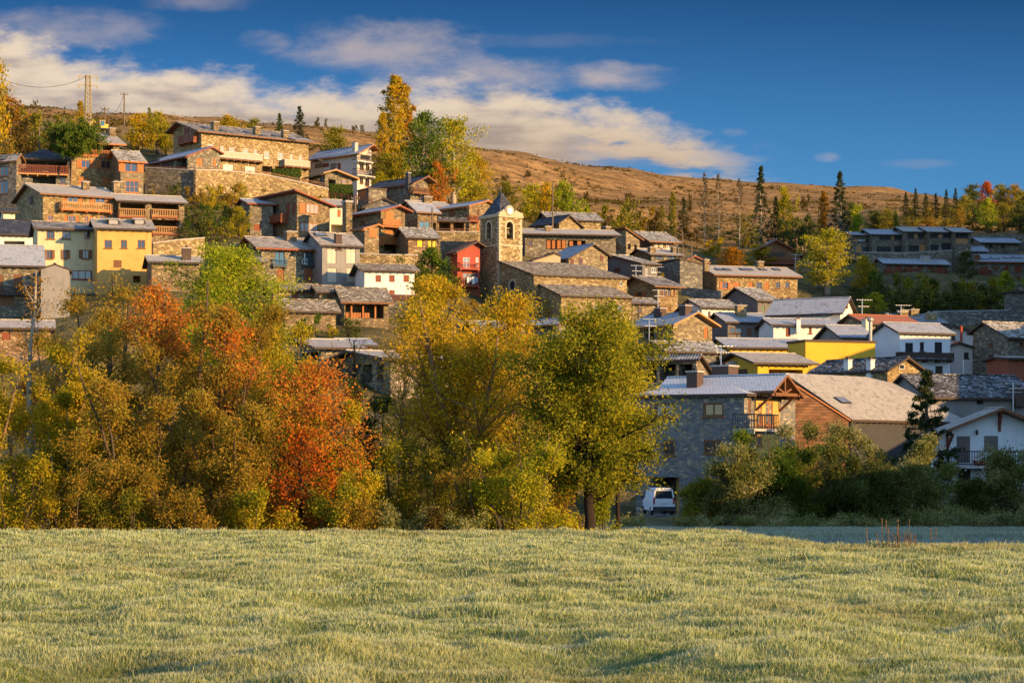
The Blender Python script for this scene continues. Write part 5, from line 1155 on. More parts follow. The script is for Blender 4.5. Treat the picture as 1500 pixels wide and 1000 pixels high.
def grow(seed, Ht, R, z0, shape, n1, n2, nl, ls, sig, stems=1, r0=.2, el=(20, 50), lean=0, curve=.12, bald=0.0, droop=0., spreadb=0, top=None, sub=.42):
    r = random.Random(seed); g = Geo(); centers = []
    for k in range(stems):
        az = r.uniform(0, 6.28); b = Vector((math.cos(az)*spreadb*R*r.random(), math.sin(az)*spreadb*R*r.random(), -.3))
        hk = Ht*(1 if k == 0 else r.uniform(.72, .98)); tipo = Vector((math.cos(az), math.sin(az), 0))*(R*lean*r.uniform(.5, 1) if stems > 1 else R*lean*.3)
        if top and k == 0: tipo = Vector((top[0], top[1], 0))
        n = 7; pts = []
        for i in range(n+1):
            f = i/n; pts.append(b+Vector((0, 0, (hk+.3)*f))+tipo*(f**1.5)+Vector((r.uniform(-1, 1), r.uniform(-1, 1), 0))*(.03*Ht*(.3 if i else 0)*(.4+f)))
        rk = r0*(1 if k == 0 else r.uniform(.5, .85)); g.mb.tube(pts, [rk*(1-.93*(i/n))**.9+.012 for i in range(n+1)], 7)
        def at(f):
            f = min(max(f, 0), .999)*n; i = int(f); return pts[i].lerp(pts[i+1], f-i)
        m = max(3, int(n1/stems*r.uniform(.8, 1.2)))
        for i in range(m):
            t = (i+r.random())/m; z = (z0+(hk-z0)*t)/hk
            L = R*profile(shape, t)*r.uniform(.62, 1.12); a = i*2.4+r.uniform(-.6, .6)
            e = math.radians(r.uniform(*el)) if shape != 'poplar' else math.radians(r.uniform(50, 75))
            if shape in ('round', 'spread', 'bush'): e += math.radians(25)*t
            st = at(max(.02, z-L*math.sin(e)/hk*.75)); L1 = L if shape != 'poplar' else L*1.9
            q = [st]; d = rot(a, e)
            for j in range(3):
                d = (d+Vector((r.uniform(-1, 1), r.uniform(-1, 1), r.uniform(-.4, .9)*1-droop))*curve).normalized(); q.append(q[-1]+d*L1/3)
            rb = max(.014, rk*.42*(1-.7*t)*min(1, .4+L/R)); g.mb.tube(q, [rb, rb*.75, rb*.5, rb*.2+.006], 5)
            if bald and r.random() < bald: continue
            for j in range(n2):
                s = r.uniform(.25, 1.0)*3; ii = min(int(s), 2); p = q[ii].lerp(q[ii+1], s-ii)
                dd = (d*.6+Vector((r.gauss(0, 1), r.gauss(0, 1), r.gauss(.1, .8)-droop))).normalized(); l2 = L*sub*r.uniform(.5, 1.1)
                p2 = p+dd*l2
                if j % 2 == 0: g.mb.tube([p, p.lerp(p2, .5)+Vector((r.uniform(-1, 1), r.uniform(-1, 1), 0))*.06*l2, p2], [rb*.35+.004, rb*.25+.004, .004], 3)
                centers.append((p, p2))
        centers.append((at(.9), at(.999)))
    rn = np.random.default_rng(seed); A = np.array([c[0] for c in centers]); B = np.array([c[1] for c in centers]); M = len(A)
    w = rn.random(M)**2.2*1.6+.07; w /= w.sum(); idx = rn.choice(M, nl, p=w); f = rn.random(nl)**.65
    P_ = A[idx]+(B[idx]-A[idx])*f[:, None]+rn.normal(0, sig*.85, (nl, 3))
    # bring the crown to the asked radius and height
    cxy = np.median(P_[:, :2], axis=0); k = R/np.percentile(np.hypot(*(P_[:, :2]-cxy).T), 95.5); kz = Ht/np.percentile(P_[:, 2], 99.7); sc = np.array((k, k, kz))
    if abs(k-1) < 2.5:
        P_ = P_*sc; g.mb.v = [(v[0]*k, v[1]*k, v[2]*kz) for v in g.mb.v]
    return g, P_, rn
def leaf_mesh(name, P_, rn, ls, mat_, asp=.55, up=.0, down=0.):
    n = len(P_); nr = rn.normal(0, 1, (n, 3)); nr[:, 2] = np.abs(nr[:, 2])+up; nr /= np.linalg.norm(nr, axis=1)[:, None]
    t = rn.normal(0, 1, (n, 3)); t[:, 2] -= down; t -= (t*nr).sum(1)[:, None]*nr; t /= np.linalg.norm(t, axis=1)[:, None]; b = np.cross(nr, t)
    s = ls*(.55+.8*rn.random(n))[:, None]; t = t*s*.5; b = b*s*.5*asp
    v = np.stack([P_-t, P_+b-t*.1, P_+t, P_-b-t*.1], 1).reshape(-1, 3); i = np.arange(n)*4
    me = bpy.data.meshes.new(name); fill(me, v, np.stack([i, i+1, i+2, i+3], 1)); me.materials.append(mat_); return me
def tree_obj(name, label, cat, loc, g, P_, rn, ls, leaf, bark, group=None, asp=.55, up=0., down=0., rz=0., trunk='trunk', crown='crown'):
    rt = empty(name, loc, rz, label, cat, group); g.mb.build(trunk, bark, rt, smooth=True)
    link(bpy.data.objects.new(crown, leaf_mesh(crown, P_, rn, ls, leaf, asp, up, down)), rt); return rt
def FG(name, label, cat, cx, yt, yb, wpx, d, leaf, seed, shape='bush', n1=26, n2=7, nl=9000, ls=.15, sig=.22, bark=None, z0=.06, **k):
    """a foreground tree or shrub sized from the photograph at its own distance"""
    a = P(cx, yb, d); a.z = min(gz(a.x, a.y), a.z+.6); Ht = (HY-yt)/F*d*KD-a.z; R = wpx/2/F*d*KD
    nl = int(nl*(2.3 if cx < 560 else 1.8)); ls *= .88
    g, p, rn = grow(seed, Ht, R, Ht*z0, shape, n1, n2, nl, ls, sig, **k)
    return tree_obj(name, label, cat, a, g, p, rn, ls, LV[leaf], bark or BK, asp=.5)
# prototypes for the middle distance
PROTO = {}
def proto(kind, v):
    key = (kind, v)
    if key in PROTO: return PROTO[key]
    s = 100+len(PROTO)*7
    sp = {  # Ht R z0 shape n1 n2 nl ls sig kw leaf bark asp
     'poplar': (16, 2.1, 1.0, 'poplar', 80, 6, 11000, .30, .24, dict(r0=.25), BKP),
     'tall': (13, 4.2, 3.0, 'round', 34, 9, 7000, .34, .34, dict(r0=.28, el=(25, 60)), BKP),
     'round': (7, 3.2, 1.4, 'round', 24, 7, 3800, .30, .30, dict(r0=.16), BK),
     'shrub': (3, 2.0, .2, 'bush', 18, 5, 1500, .24, .20, dict(r0=.07, stems=3, lean=.5, spreadb=.5), BK),
     'conifer': (12, 2.5, .8, 'cone', 74, 7, 5200, .40, .12, dict(r0=.2, el=(-12, 8), droop=.35, curve=.1, sub=.35), BK),
     'larch': (12, 1.9, 1.6, 'cone', 60, 8, 2600, .24, .10, dict(r0=.10, el=(-12, 12), curve=.1), BKP),
     'pine': (9, 4.0, 6.3, 'umbrella', 70, 10, 32000, .20, .17, dict(r0=.16, el=(0, 38), top=(.5,.3)), BKT),
    }[kind]
    g, p, rn = grow(s, *sp[:5], sp[5], sp[6], sp[7], sp[8], **sp[9]); PROTO[key] = (sp, g, p, rn, {}); return PROTO[key]
def T(kind, leaf, name, label, px, yt, yb, d, wpx, group=None, v=0, bark=None, rz=None):
    sp, g, p, rn, cache = proto(kind, v)
    dd = d*np.exp(np.linspace(-.14, .2, 35)); Yd = dd*KD; zg = ground_z((px-750)/F*Yd, Yd); yy = HY-F*zg/Yd    # stand it where the ground meets its foot
    cr = [i for i in range(34) if (yy[i]-yb)*(yy[i+1]-yb) <= 0]
    if kind == 'pine': cr = []
    if cr: i = min(cr, key=lambda i: abs(math.log(dd[i]/d))); d = float(dd[i])
    a = P(px, yb, d); gg = gz(a.x, a.y)
    if not cr and gg < a.z-.3: a.z = max(gg, a.z-3)
    Hn = (HY-yt)/F*d*KD-a.z; W = wpx/F*d*KD
    key = (leaf, (bark or sp[10]).name)
    rt = empty(name, a, (px*.37) % 6.28 if rz is None else rz, label, {'shrub': 'shrub'}.get(kind, 'tree'), group)
    rt.scale = (W/(2*sp[1]), W/(2*sp[1]), Hn/sp[0])
    if key not in cache:
        tr = g.mb.build('trunk', bark or sp[10], rt, smooth=True)
        cr = link(bpy.data.objects.new('crown', leaf_mesh('crown', p, np.random.default_rng(7), sp[7], LV[leaf], .7 if kind not in ('conifer', 'larch') else .28, 0, .5 if kind == 'conifer' else 0)), rt)
        cache[key] = (tr, cr)
    else:
        for o in cache[key]: c = o.copy(); link(c, rt)
    return rt
def midground():
    G = None
    T('poplar','gold','poplar_tree','tallest golden poplar standing above all roofs', 579,112,262,238,48); T('poplar','gold','poplar_tree','slender golden poplar pressed against the tallest one', 561,166,262,236,26, v=1)
    T('poplar','amber','poplar_tree','orange tipped poplar just behind the tallest golden one', 592,124,262,242,34, v=1)
    T('tall','green','tree','big green tree with pale trunks between the gold and yellow poplars', 620,164,300,232,76); T('tall','yellow','tree','tall yellow green tree right beside the big green one', 665,173,304,230,74, v=1)
    T('tall','gold','tree','golden rounded tree trailing down beside the yellow green one', 696,226,306,228,66); T('round','orange','tree','orange cherry glowing behind the dark slate roof', 640,236,305,224,46)
    T('round','limegold','tree','low yellow green tree above the blue gabled house', 690,260,312,220,56, v=1); T('round','olive','tree','olive tree at the foot of the golden poplars', 566,225,276,232,50); T('round','limegold','tree','low golden tree beneath the slender poplar', 590,228,285,229,46,v=1); T('round','yellow','tree','yellow tree low behind the chalet balconies', 556,252,280,229,36)
    T('round','olive','tree','olive tree just right of the spire', 740,266,312,228,44); T('round','yellow','tree','yellow green tree under the dry slope behind the clock tower', 780,270,326,232,56); T('round','gold','tree','russet gold tree between the two yellow green ones', 800,268,316,236,44,v=1); T('round','lime','tree','yellow green tree just right of the tall dark pole', 828,265,322,236,52, v=1)
    T('shrub','lime','shrub','small lime shrub beside the frosted stone barn', 860,298,322,238,34)
    # skyline left
    T('pine','pine','umbrella_pine','umbrella pine with a domed green crown on bare trunks', 104,177,282,196,80)
    T('round','gold','tree','golden tree hanging in from the photo edge over the scrub', -14,66,190,200,64, v=1, bark=BKP); T('round','amber','tree','sparse amber tree on the scrub slope at the photo edge', 14,140,215,212,70, v=1, bark=BKP)
    T('poplar','gold','tree','small golden spire tree beside the lattice mast', 118,148,190,236,16); T('round','gold','tree','golden tree behind the loggia annex', 204,166,222,232,52); T('round','limegold','tree','yellow green birch beside the golden tree', 230,163,224,230,44, v=1); T('conifer','olive','conifer','thin dull conifer rising out of the golden trees', 219,158,215,236,22); T('round','olive','tree','dark olive tree before the row house gable', 243,180,226,231,34)
    T('conifer','needle','conifer','bigger skyline conifer behind the row house', 439,156,208,262,28); T('conifer','olive','conifer','smaller skyline conifer behind the row house chimneys', 409,166,204,264,24, v=1)
    T('round','olive','tree','olive tree behind the chalet roof', 492,186,226,250,60); T('round','gold','tree','russet tree above the row house roof', 335,168,194,258,46, v=1); T('round','olive','tree','dull green tree above the row house roof ridge', 372,174,200,260,40)
    # bushes on the left scrub slope
    for i, (x, yt, yb, d, w, lf) in enumerate([(20,165,225,208,60,'scrub'),(60,160,222,214,56,'olive'),(45,198,232,203,54,'scrub'),(78,196,226,206,40,'bronze'),(100,168,200,226,44,'olive'),(12,196,232,200,46,'bronze'),(135,172,196,232,38,'olive'),(160,176,200,234,40,'scrub')]):
        T('shrub', lf, 'shrub', 'autumn shrub in the scrub behind the covered terrace', x, yt, yb, d, w, 'shrubs in the scrub behind the covered terrace', i % 2)
    for i, (x, yt, yb, d, w, lf) in enumerate([(288,274,302,203,34,'bronze'),(305,270,304,204,36,'limegold'),(330,268,300,205,44,'bronze'),(352,270,298,206,40,'limegold'),(398,257,290,205,50,'limegold'),(376,262,292,206,40,'olive'),(425,270,296,205,40,'olive'),(446,270,300,203,50,'scrub'),(286,300,335,196,44,'dark'),(312,296,334,195,44,'green'),(336,296,332,195,36,'olive'),(300,320,350,188,40,'dark'),(322,322,350,186,40,'olive'),(218,268,290,199,26,'scrub'),(232,262,292,201,30,'bronze'),(252,268,296,202,34,'dark'),(470,286,304,202,36,'limegold'),(458,280,300,203,36,'olive')]):
        T('shrub', lf, 'shrub', 'shrub on the steep bank below the stone retaining walls', x, yt, yb, d, w, 'shrubs on the bank below the retaining walls', i % 2)
    T('round','limegold','tree','small yellow green garden tree left of the orange shuttered house', 350,303,350,186,38); T('conifer','pine','conifer','bushy green conifer beside the orange porch railings', 273,320,358,178,32); T('shrub','pine','shrub','clipped green cone bush on the balcony house terrace', 384,325,342,190,12)
    T('round','green','tree','dark green tree spreading before the red house', 632,362,432,172,74); T('shrub','bronze','shrub','bronze shrub on the lane below the red house', 690,438,470,164,44); T('shrub','olive','shrub','olive shrub at the foot of the bell tower', 722,440,474,166,40); T('shrub','yellow','shrub','yellow shrub under the dark green tree', 650,414,442,168,32); T('round','limegold','tree','golden green bush against the aisle wall', 812,428,470,168,34)
    T('shrub','green','ivy_bush','ivy bush climbing the slab roofed barn front', 448,460,496,146,46); T('shrub','dark','shrub','dark green shrub between slab barn and hay barn', 520,466,498,144,52,v=1); T('shrub','limegold','shrub','yellow green shrub by the slab barn corner', 489,474,500,142,26); T('shrub','green','shrub','green shrub beside the hay barn post', 582,440,462,154,28)
    T('shrub','lime','shrub','little lime shrub in front of the wide blue roof', 948,488,506,150,20); T('shrub','limegold','shrub','tiny tree between the two grey gables', 967,398,412,196,14)
    # shaded slope and mid right
    T('conifer','needle','spruce','tallest dark spruce on the shaded slope', 1114,244,338,262,32, bark=BKP); T('conifer','needle','spruce','broad leaning spruce beside the lime topped tree', 1231,252,338,264,40, v=1, bark=BKP)
    for i, (x, yt, w, lb) in enumerate([(1032,253,26,'first bare larch from the utility poles'),(1052,255,28,'middle bare larch of the three'),(1083,262,30,'bare larch nearest the tallest spruce')]): T('larch','larch','larch', lb, x, yt, 340, 258-i, w, 'bare larches on the shaded slope', i % 2)
    T('conifer','needle','spruce','small dark spruce behind the utility poles', 1002,290,344,256,20); T('conifer','olive','conifer','olive conifer at the top of the village roofs', 969,300,345,244,22,v=1); T('poplar','olive','tree','narrow olive tree near the small dark spruce', 985,282,330,262,14)
    T('round','limegold','tree','yellow green tree right of the tallest spruce', 1148,274,334,263,36); T('conifer','needle','spruce','short bushy spruce hugging the yellow green tree', 1136,288,336,262,26, v=1); T('poplar','amber','tree','slim amber tree between spruce groups', 1206,280,336,266,16)
    T('round','lime','tree','lime topped tree beside the leaning spruce', 1256,300,342,262,30); T('poplar','lime','tree','thin lime sapling alone on the shaded slope', 1109,332,358,250,14); T('shrub','gold','shrub','golden shrub on the shaded slope below the larches', 1042,348,374,236,34); T('poplar','limegold','tree','tiny pointed tree by the golden shrub', 1052,354,378,234,7)
    T('conifer','olive','conifer','olive conifer behind the modern row', 1312,308,338,268,18)
    T('tall','yellow','tree','great yellow poplar clump lit by the sun beside the modern row', 1212,336,432,226,84); T('round','gold','tree','smaller orange gold tree touching the yellow clump', 1266,374,430,222,42, v=1)
    T('round','gold','tree','golden tree behind the skylight row house', 1112,358,396,222,56); T('round','amber','tree','amber tree left of the golden one behind the row house', 1072,362,396,224,48, v=1)
    T('tall','dark','tree','dark leafy tree at the terrace end', 1416,368,418,240,36, v=1)
    T('round','lime','tree','round lime green tree before the skylight terrace house', 1472,398,448,222,46); T('round','lime','tree','lime green tree glowing on the dark wooded bank', 1446,290,340,284,32, v=1)
    T('round','red','tree','crimson tree among the dark woods', 1446,266,312,300,38); T('round','yellow','tree','yellow green small tree behind the tiled roofs', 1280,428,462,176,40, v=1); T('shrub','dark','shrub','round grey bush on the lane bank', 1354,440,458,190,18)
    T('round','bronze','tree','reddish brown tree behind the modern row', 1405,300,336,280,30)
    for i, (x, yt, yb, d, w) in enumerate([(1327,282,300,320,14),(1341,276,300,318,14),(1356,283,300,318,13),(1371,283,301,316,14),(1386,278,302,315,14),(1400,276,304,312,16)]): T('conifer','needle','conifer','small dark conifer in the short row on the ridge', x, yt, yb, d, w, 'small conifers in a row on the ridge', i % 2)
    for i, (x, yt, yb, d, w, lf) in enumerate([(1425,270,316,298,40,'dark'),(1412,286,326,292,36,'olive'),(1466,270,318,300,40,'olive'),(1486,270,320,296,44,'bronze'),(1500,280,330,290,44,'olive'),(1425,300,336,286,34,'dark'),(1470,298,338,284,40,'olive'),(1494,300,340,282,46,'dark'),(1520,275,335,288,50,'dark'),(1550,275,335,288,55,'olive'),(1385,300,334,288,36,'olive'),(1360,303,334,286,40,'bronze'),(1335,304,334,284,36,'olive'),(1300,306,338,276,40,'olive'),(1280,308,340,272,36,'dark'),(1246,296,338,270,30,'dark')]):
        T('round', lf, 'tree', 'dull autumn tree in the dark woods above the modern row', x, yt, yb, d, w, 'trees in the woods above the modern row', i % 2)
    for i, (x, yt, yb, d, w, lf) in enumerate([(1298,408,444,230,30,'dark'),(1322,410,448,228,40,'olive'),(1345,416,452,226,40,'dark'),(1368,416,452,226,40,'olive'),(1390,416,454,225,42,'dark'),(1412,416,454,224,42,'olive'),(1434,414,456,224,42,'olive'),(1284,405,440,232,30,'green'),(1456,424,458,220,40,'dark'),(1260,425,446,228,40,'dark'),(1318,432,458,218,40,'dark'),(1346,436,460,216,40,'dark'),(1380,436,460,214,44,'dark'),(1420,438,462,212,44,'dark')]):
        T('shrub', lf, 'shrub', 'dark green shrub in the hedge bank below the terrace houses', x, yt-9, yb+2, d, w*1.35, 'hedge bank below the terrace houses', i % 2)
    for i, (x, yt, yb, d, w, lf) in enumerate([(900,300,328,246,44,'olive'),(920,290,330,250,40,'olive'),(940,302,338,246,40,'bronze'),(884,314,336,240,36,'scrub'),(955,312,344,244,36,'scrub'),(1040,330,350,252,50,'dark'),(1075,334,350,254,40,'dark'),(1160,318,344,258,40,'dark'),(1182,312,342,260,44,'dark'),(1090,310,336,268,36,'olive'),(1016,332,352,250,30,'scrub'),(925,318,345,240,40,'dark'),(735,300,330,224,40,'olive'),(752,304,330,226,40,'scrub'),(845,320,345,226,30,'scrub'),(1200,322,346,256,40,'dark')]):
        T('shrub', lf, 'shrub', 'dull shrub at the foot of the dry slope above the roofs', x, yt, yb, d, w, 'shrubs at the foot of the dry slope', i % 2)
    for i, (x, y, d, w) in enumerate([(25,152,420,12),(50,151,440,10),(463,179,540,14),(476,176,540,7),(520,188,540,12),(530,186,545,9),(740,262,360,14),(775,256,380,14),(820,272,360,16),(918,290,330,18),(860,286,350,14),(1012,288,340,10),(1180,290,380,14)]):
        T('shrub', 'scrub', 'shrub', 'lone dark shrub dotted on the dry upper slope', x, y-w*.45, y+3, d, w, 'lone shrubs on the dry upper slope', i % 2)
def hedge(label, x0, x1, yt, yb, d, depth=1.3):
    a = P(x0, yb, d); b = P(x1, yb, d); L = b.x-a.x; Hh = (yb-yt)/F*d*KD; r = np.random.default_rng(int(x0)); n = int(L*Hh*260)
    p = np.stack([r.random(n)*L, r.random(n)*depth, r.random(n)*Hh], 1); k = r.integers(0, 3, n); p[k == 0, 1] = 0; p[k == 1, 2] = Hh; m = k == 2; p[m, 0] = np.where(r.random(m.sum()) < .5, 0, L); p += r.normal(0, .05, p.shape)
    rt = empty('hedge', a, .25, label, 'hedge'); mb = MB(); mb.box(.1,.1,-1,L-.1,depth-.1,Hh-.1); mb.build('hedge_core', plain('hedge_core', (.02,.035,.01), .9), rt); link(bpy.data.objects.new('foliage', leaf_mesh('foliage', p, r, .22, LV['green'], .7)), rt)
def hillscrub():
    r = np.random.default_rng(21); C = []; S = []
    px = r.uniform(-250, 1750, 17000); d = np.exp(r.uniform(math.log(255), math.log(620), 17000))
    X = (px-750)/F*d*KD; Y = d*KD
    keep = (np.sin(px*.021+d*.05)+np.sin(d*.11+px*.008)+r.normal(0, .7, 17000)) > .35
    keep &= ~((px < 480) & (d < 300)); X, Y, d, px = X[keep], Y[keep], d[keep], px[keep]; Z = ground_z(X, Y); n = len(X); s = r.uniform(.3, .85, n)*np.where(r.random(n) < .06, 2.0, 1)
    K = 12; idx = np.repeat(np.arange(n), K); off = r.normal(0, 1, (n*K, 3))*np.array((.75, .75, .4)); off[:, 2] = np.abs(off[:, 2])
    Pp = np.stack([X[idx], Y[idx], Z[idx]], 1)+off*s[idx][:, None]
    tag(link(bpy.data.objects.new('scrub', leaf_mesh('scrub', Pp, r, .62, LV['scrub'], .7))), 'low heath scrub scattered over the dry upper slopes', 'scrub', kind='stuff')
def foreground():
    f = FG
    # left thicket
    f('willow_shrub','dense yellow olive willow shrub at the lower photo edge','shrub', 40,488,778,210,60,'willow',1, nl=17000, n1=40, stems=6, lean=.6, spreadb=.35, r0=.10, ls=.16, sig=.2, bark=BKT)
    f('willow_shrub','second yellow olive willow shrub leaning on the bronze thicket','shrub', 104,560,778,110,59,'willow',2, nl=9000, n1=26, stems=5, lean=.6, spreadb=.4, r0=.08, ls=.15, bark=BKT)
    f('willow_shrub','yellow willow shrub mostly outside the photo edge','shrub', -30,540,778,150,59,'willow',22, nl=9000, n1=28, stems=6, lean=.6, spreadb=.4, r0=.08, ls=.16, bark=BKT)
    f('hazel_tree','tall bronze hazel left of the upper orange cherry','tree', 165,418,777,210,65,'bronze',3, nl=20000, n1=48, stems=6, lean=.55, spreadb=.3, r0=.13, sig=.24)
    f('hazel_tree','broad bronze hazel filling the middle of the thicket','tree', 285,440,777,240,63,'bronze',4, nl=26000, n1=56, stems=7, lean=.6, spreadb=.3, r0=.13, sig=.24)
    f('hazel_tree','lower bronze green hazel at the field edge in the thicket','tree', 228,560,778,220,59,'bronze',5, nl=20000, n1=44, stems=7, lean=.6, spreadb=.4, r0=.09, sig=.22)
    f('hazel_tree','brown gold hazel at the foot of the fallen orange cherry','tree', 345,590,778,170,58.5,'bronze',6, nl=14000, n1=34, stems=6, lean=.6, spreadb=.4, r0=.08)
    f('lime_tree','big lime green tree standing behind the bronze thicket','tree', 335,362,730,200,84,'lime',7, shape='round', nl=24000, n1=56, n2=9, z0=.28, r0=.28, ls=.20, sig=.32, el=(15, 50))
    f('lime_tree','lower lime tree between thicket and slab roofed barn','tree', 392,455,740,96,80,'limegold',8, shape='round', nl=9000, n1=36, z0=.25, r0=.18, ls=.19, sig=.3)
    f('cherry_tree','upper orange cherry crown breaking out of the bronze thicket','tree', 232,416,776,100,63,'orange',9, shape='round', nl=2600, n1=20, z0=.76, r0=.14, ls=.17, sig=.2, sub=.5)
    f('cherry_tree','middle orange cherry climbing the thicket centre','tree', 330,452,776,90,61.5,'orange',10, shape='poplar', nl=2800, n1=34, n2=5, z0=.50, r0=.12, ls=.17, sig=.2)
    f('cherry_tree','large orange cherry at the end of the thicket','tree', 462,528,776,190,60,'orange',11, shape='round', nl=5200, n1=46, n2=8, z0=.28, r0=.16, ls=.17, sig=.24, bark=BKD)
    f('cherry_tree','low scarlet cherry at the field edge','tree', 440,625,777,110,58,'red',12, shape='spread', nl=1500, n1=28, z0=.15, r0=.1, ls=.17, sig=.2, bark=BKD)
    f('hazel_tree','green gold hazel growing into the large orange cherry','tree', 478,590,776,150,60.5,'limegold',21, nl=11000, n1=34, stems=6, lean=.6, spreadb=.4, r0=.08)
    f('hazel_tree','olive green hazel between the two orange cherries','tree', 392,478,776,160,63.5,'limegold',13, nl=18000, n1=44, stems=6, lean=.55, spreadb=.35, r0=.1, sig=.24)
    f('shrub','green shrub with red tips beneath the large orange cherry','shrub', 505,690,778,120,57.5,'limegold',14, nl=7500, n1=24, stems=5, lean=.6, spreadb=.5, r0=.05, ls=.15)
    f('shrub','dark crimson shrub behind the willows','shrub', 60,505,776,130,68,'red',15, nl=5000, n1=26, stems=4, lean=.6, spreadb=.4, r0=.07, z0=.5)
    f('bare_tree','nearly bare sapling with long twigs at the photo edge','tree', 46,398,776,70,66,'amber',16, shape='spread', nl=700, n1=26, n2=7, z0=.3, r0=.14, ls=.16, el=(35, 70), bark=BKP, sub=.55)
    f('bare_tree','thin bare tree poking above the bronze hazel','tree', 160,395,776,70,67,'bronze',17, shape='spread', nl=900, n1=30, n2=7, z0=.5, r0=.1, ls=.15, el=(35, 70), sub=.55)
    f('hazel_tree','bronze hazel tucked behind the tall ones by the yellow house','tree', 110,470,760,160,72,'bronze',18, nl=12000, n1=34, stems=5, lean=.6, spreadb=.4, r0=.1, sig=.26)
    f('shrub','dark olive shrub at the inner end of the thicket','shrub', 540,560,772,100,66,'dark',19, nl=8000, n1=28, stems=5, lean=.6, spreadb=.4, r0=.07)
    f('bare_tree','dark twiggy tree before the frosted farmhouse','tree', 520,490,772,130,68,'bronze',20, shape='spread', nl=220, n1=34, n2=8, z0=.35, r0=.13, ls=.14, el=(15, 60), bark=BKD, sub=.5)
    for i, (x, yt, w, lf, lb) in enumerate([(22,668,140,'willow','low willow scrub at the field corner'),(112,690,130,'bronze','low bronze scrub under the tall bronze hazel'),(198,702,130,'olive','low olive scrub next along the thicket foot'),(286,694,130,'bronze','low brown scrub in the middle of the thicket foot'),(372,700,120,'limegold','low yellow green scrub before the scarlet cherry')]):
        f('shrub', lb, 'shrub', x,yt,778,w,57.2,lf,110+i, nl=4800, n1=26, stems=8, lean=.8, spreadb=.6, r0=.035, ls=.14, el=(25, 65))
    # middle
    f('ash_tree','golden ash with many slanting stems in the middle','tree', 684,440,772,215,66,'gold',30, shape='spread', nl=15000, n1=62, n2=9, z0=.26, r0=.24, ls=.19, sig=.26, el=(25, 60), stems=4, lean=.6, spreadb=.08, bark=BKT)
    f('ash_tree','tall golden ash top reaching up towards the church','tree', 640,405,772,130,70,'gold',31, shape='poplar', nl=7500, n1=40, z0=.42, r0=.17, ls=.19, sig=.24, bark=BKD)
    f('ash_tree','golden ash crowned below the clock tower','tree', 748,428,772,150,73,'gold',32, shape='round', nl=10000, n1=46, n2=8, z0=.34, r0=.18, ls=.2, sig=.28, bark=BKT)
    f('bare_tree','half bare brown tree filling between ash and dark trunk','tree', 790,520,772,110,69,'bronze',33, shape='spread', nl=2400, n1=42, n2=8, z0=.2, r0=.13, ls=.15, el=(20, 60), bark=BKT)
    f('bare_tree','half bare twiggy tree left of the golden ash','tree', 592,480,772,130,69,'bronze',34, shape='spread', nl=900, n1=44, n2=8, z0=.3, r0=.13, ls=.15, el=(20, 60), bark=BKT)
    f('shrub','bright lime bush before the golden ash','shrub', 762,645,776,150,59,'yellow',35, nl=11000, n1=34, stems=7, lean=.7, spreadb=.3, r0=.05, ls=.15, sig=.2)
    f('shrub','olive gold shrub under the slanting stems','shrub', 640,640,776,180,62,'olive',36, nl=12000, n1=34, stems=6, lean=.7, spreadb=.5, r0=.06)
    f('shrub','russet shrub between the lime bush and the olive gold shrub','shrub', 700,672,777,110,59.5,'bronze',37, nl=6000, n1=26, stems=6, lean=.7, spreadb=.5, r0=.05)
    f('shrub','yellow green shrub beside the scarlet cherry','shrub', 585,640,774,110,64,'limegold',38, nl=7500, n1=26, stems=5, lean=.7, spreadb=.5, r0=.05)
    f('shrub','dark bronze shrub tucked behind the dark trunk','shrub', 820,640,772,90,66,'bronze',39, nl=5200, n1=24, stems=5, lean=.7, spreadb=.5, r0=.05)
    for i, (x, yt, w) in enumerate([(545,728,90),(590,735,90),(640,742,80),(680,748,70)]):
        f('bramble', ['frosty bramble mound next to the scarlet cherry','frosty bramble mound second along the field edge','bramble mound below the olive gold shrub','low bramble mound before the russet shrub'][i],'shrub', x,yt,778,w,57,['bronze','frosty','scrub','frosty'][i],40+i, nl=3600, n1=22, stems=6, lean=.9, spreadb=.6, r0=.025, ls=.13, el=(0, 40))
    f('ash_tree','great yellow green ash on a thick dark trunk by the street','tree', 862,446,766,215,62,'ashgreen',50, shape='spread', nl=26000, n1=64, n2=10, z0=.30, r0=.19, ls=.19, sig=.26, el=(5, 45), bark=BKD, curve=.2)
    f('ash_tree','slimmer yellow ash top filling the great ash crown','tree', 905,470,765,110,65,'yellow',51, shape='round', nl=8500, n1=36, z0=.4, r0=.07, ls=.19, sig=.26, bark=BKD)
    f('shrub','small green shrub at the foot of the dark trunk','shrub', 876,688,766,46,63,'lime',52, nl=2200, n1=16, stems=4, lean=.6, spreadb=.4, r0=.03, ls=.14)
    # shaded hedge of willows on the right
    for i, (x, yt, yb, w, d, lf, lb) in enumerate([(1088,652,762,130,86,'frosty','grey green willow beside the parked van'),(1130,632,760,120,88,'green','green willow under the timber balcony'),(1192,620,760,130,90,'frosty','tall frosted willow below the plank clad gable'),(1252,655,762,120,86,'dark','dark willow in the middle of the shaded hedge'),(1306,628,760,140,89,'frosty','broad frosted willow near the spruce'),(1365,672,762,90,86,'frosty','lower frosted willow before the white chalet corner'),(1024,700,760,70,87,'olive','small olive willow hiding half the garage'),(1480,655,756,80,92,'frosty','frosted bush in front of the white chalet balcony'),(1428,700,756,70,92,'dark','dark bush before the white chalet ground floor')]):
        f('willow_shrub', lb, 'shrub', x,yt,yb,w,d,lf,60+i, nl=int(w*135), n1=36, stems=7, lean=.6, spreadb=.4, r0=.07, ls=.19, sig=.26)
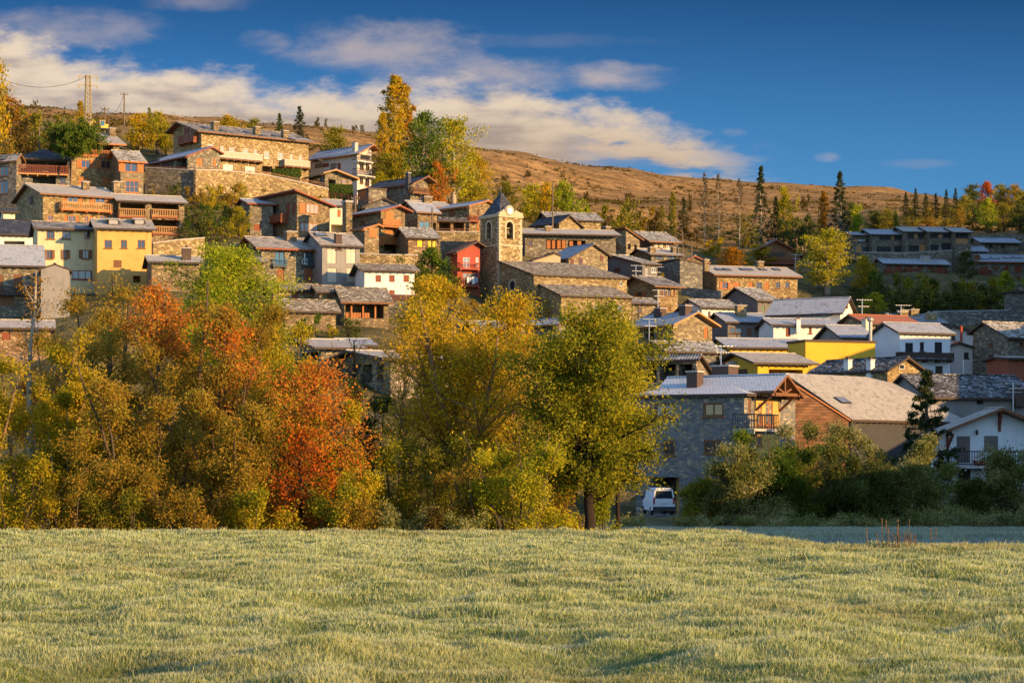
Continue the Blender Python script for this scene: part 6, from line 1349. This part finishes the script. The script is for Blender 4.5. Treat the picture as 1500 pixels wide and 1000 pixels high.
    for i, (x, yt, w) in enumerate([(1110,748,110),(1200,750,110),(1285,752,100),(1370,740,90),(1430,742,100),(1490,738,90),(1020,752,70),(930,752,60)]):
        f('frosted_weeds', 'low frosted weeds along the foot of the shaded hedge','weeds', x,yt,768,w,78,'frosty',80+i, nl=2400, n1=18, stems=6, lean=.9, spreadb=.7, r0=.02, ls=.13, el=(20, 60))['group'] = 'frosted weeds along the shaded hedge'
    g, p, rn = grow(77, 8.0, 2.5, .4, 'cone', 52, 10, 10000, .3, .07, r0=.16, el=(-6, 14), droop=.25, curve=.12, sub=.32)
    a = P(1354, 690, 98); a.z = gz(a.x, a.y); s = ((HY-542)/F*98*KD-a.z)/8.1; o = tree_obj('spruce', 'dark spruce standing before the huge frosted barn roof', 'tree', a, g, p, rn, .30, LV['needle'], BK, asp=.22, down=.6); o.scale = (1.15, 1.15, s)
    # dry dock stalks at the crest
    r = random.Random(4); DM = plain('dry_stalk', (.15,.085,.045), .9)
    for i, (cx, n, lb) in enumerate([(1296,6,'dry brown dock plant first of three on the field crest'),(1318,9,'tallest dry brown dock plant on the field crest'),(1346,7,'dry brown dock plant last of three on the field crest')]):
        yb = 786; d = 39; a = P(cx, yb, d); a.z = gz(a.x, a.y); b = MB()
        for k in range(n):
            x = r.uniform(-.45, .45); y = r.uniform(-.4, .4); h = r.uniform(.3, .62 if i != 1 else .85); l = r.uniform(-.05, .05); b.tube([(0, 0, -.08), (x*.6, y*.6, .02), (x, y, .08), (x+l*.5, y, h*.5), (x+l, y, h)], [.02, .014, .013, .011, .008], 5)
            for q in range(16): z = h*r.uniform(.45, 1); c = Vector((x+l*z/h, y, z)); e = Vector((r.gauss(0, 1), r.gauss(0, 1), r.gauss(0, 1))).normalized()*.03; b.poly([c-e, c+Vector((.012,0,.02)), c+e, c-Vector((.012,0,.02))])
        tag(b.build('dock_plant', DM, None, a), lb, 'dry plant')
# ---------------------------------------------------------------- build everything
small_things()
for h in HOUSES: h.build()
church_extras()
build_terrain()
build_grass()
hedge('clipped dark hedge on the row house terrace', 400, 441, 247.5, 257.5, 221); hedge('tall clipped hedge in front of the porch house', 484, 517, 270, 288, 219)
midground(); hillscrub(); foreground()
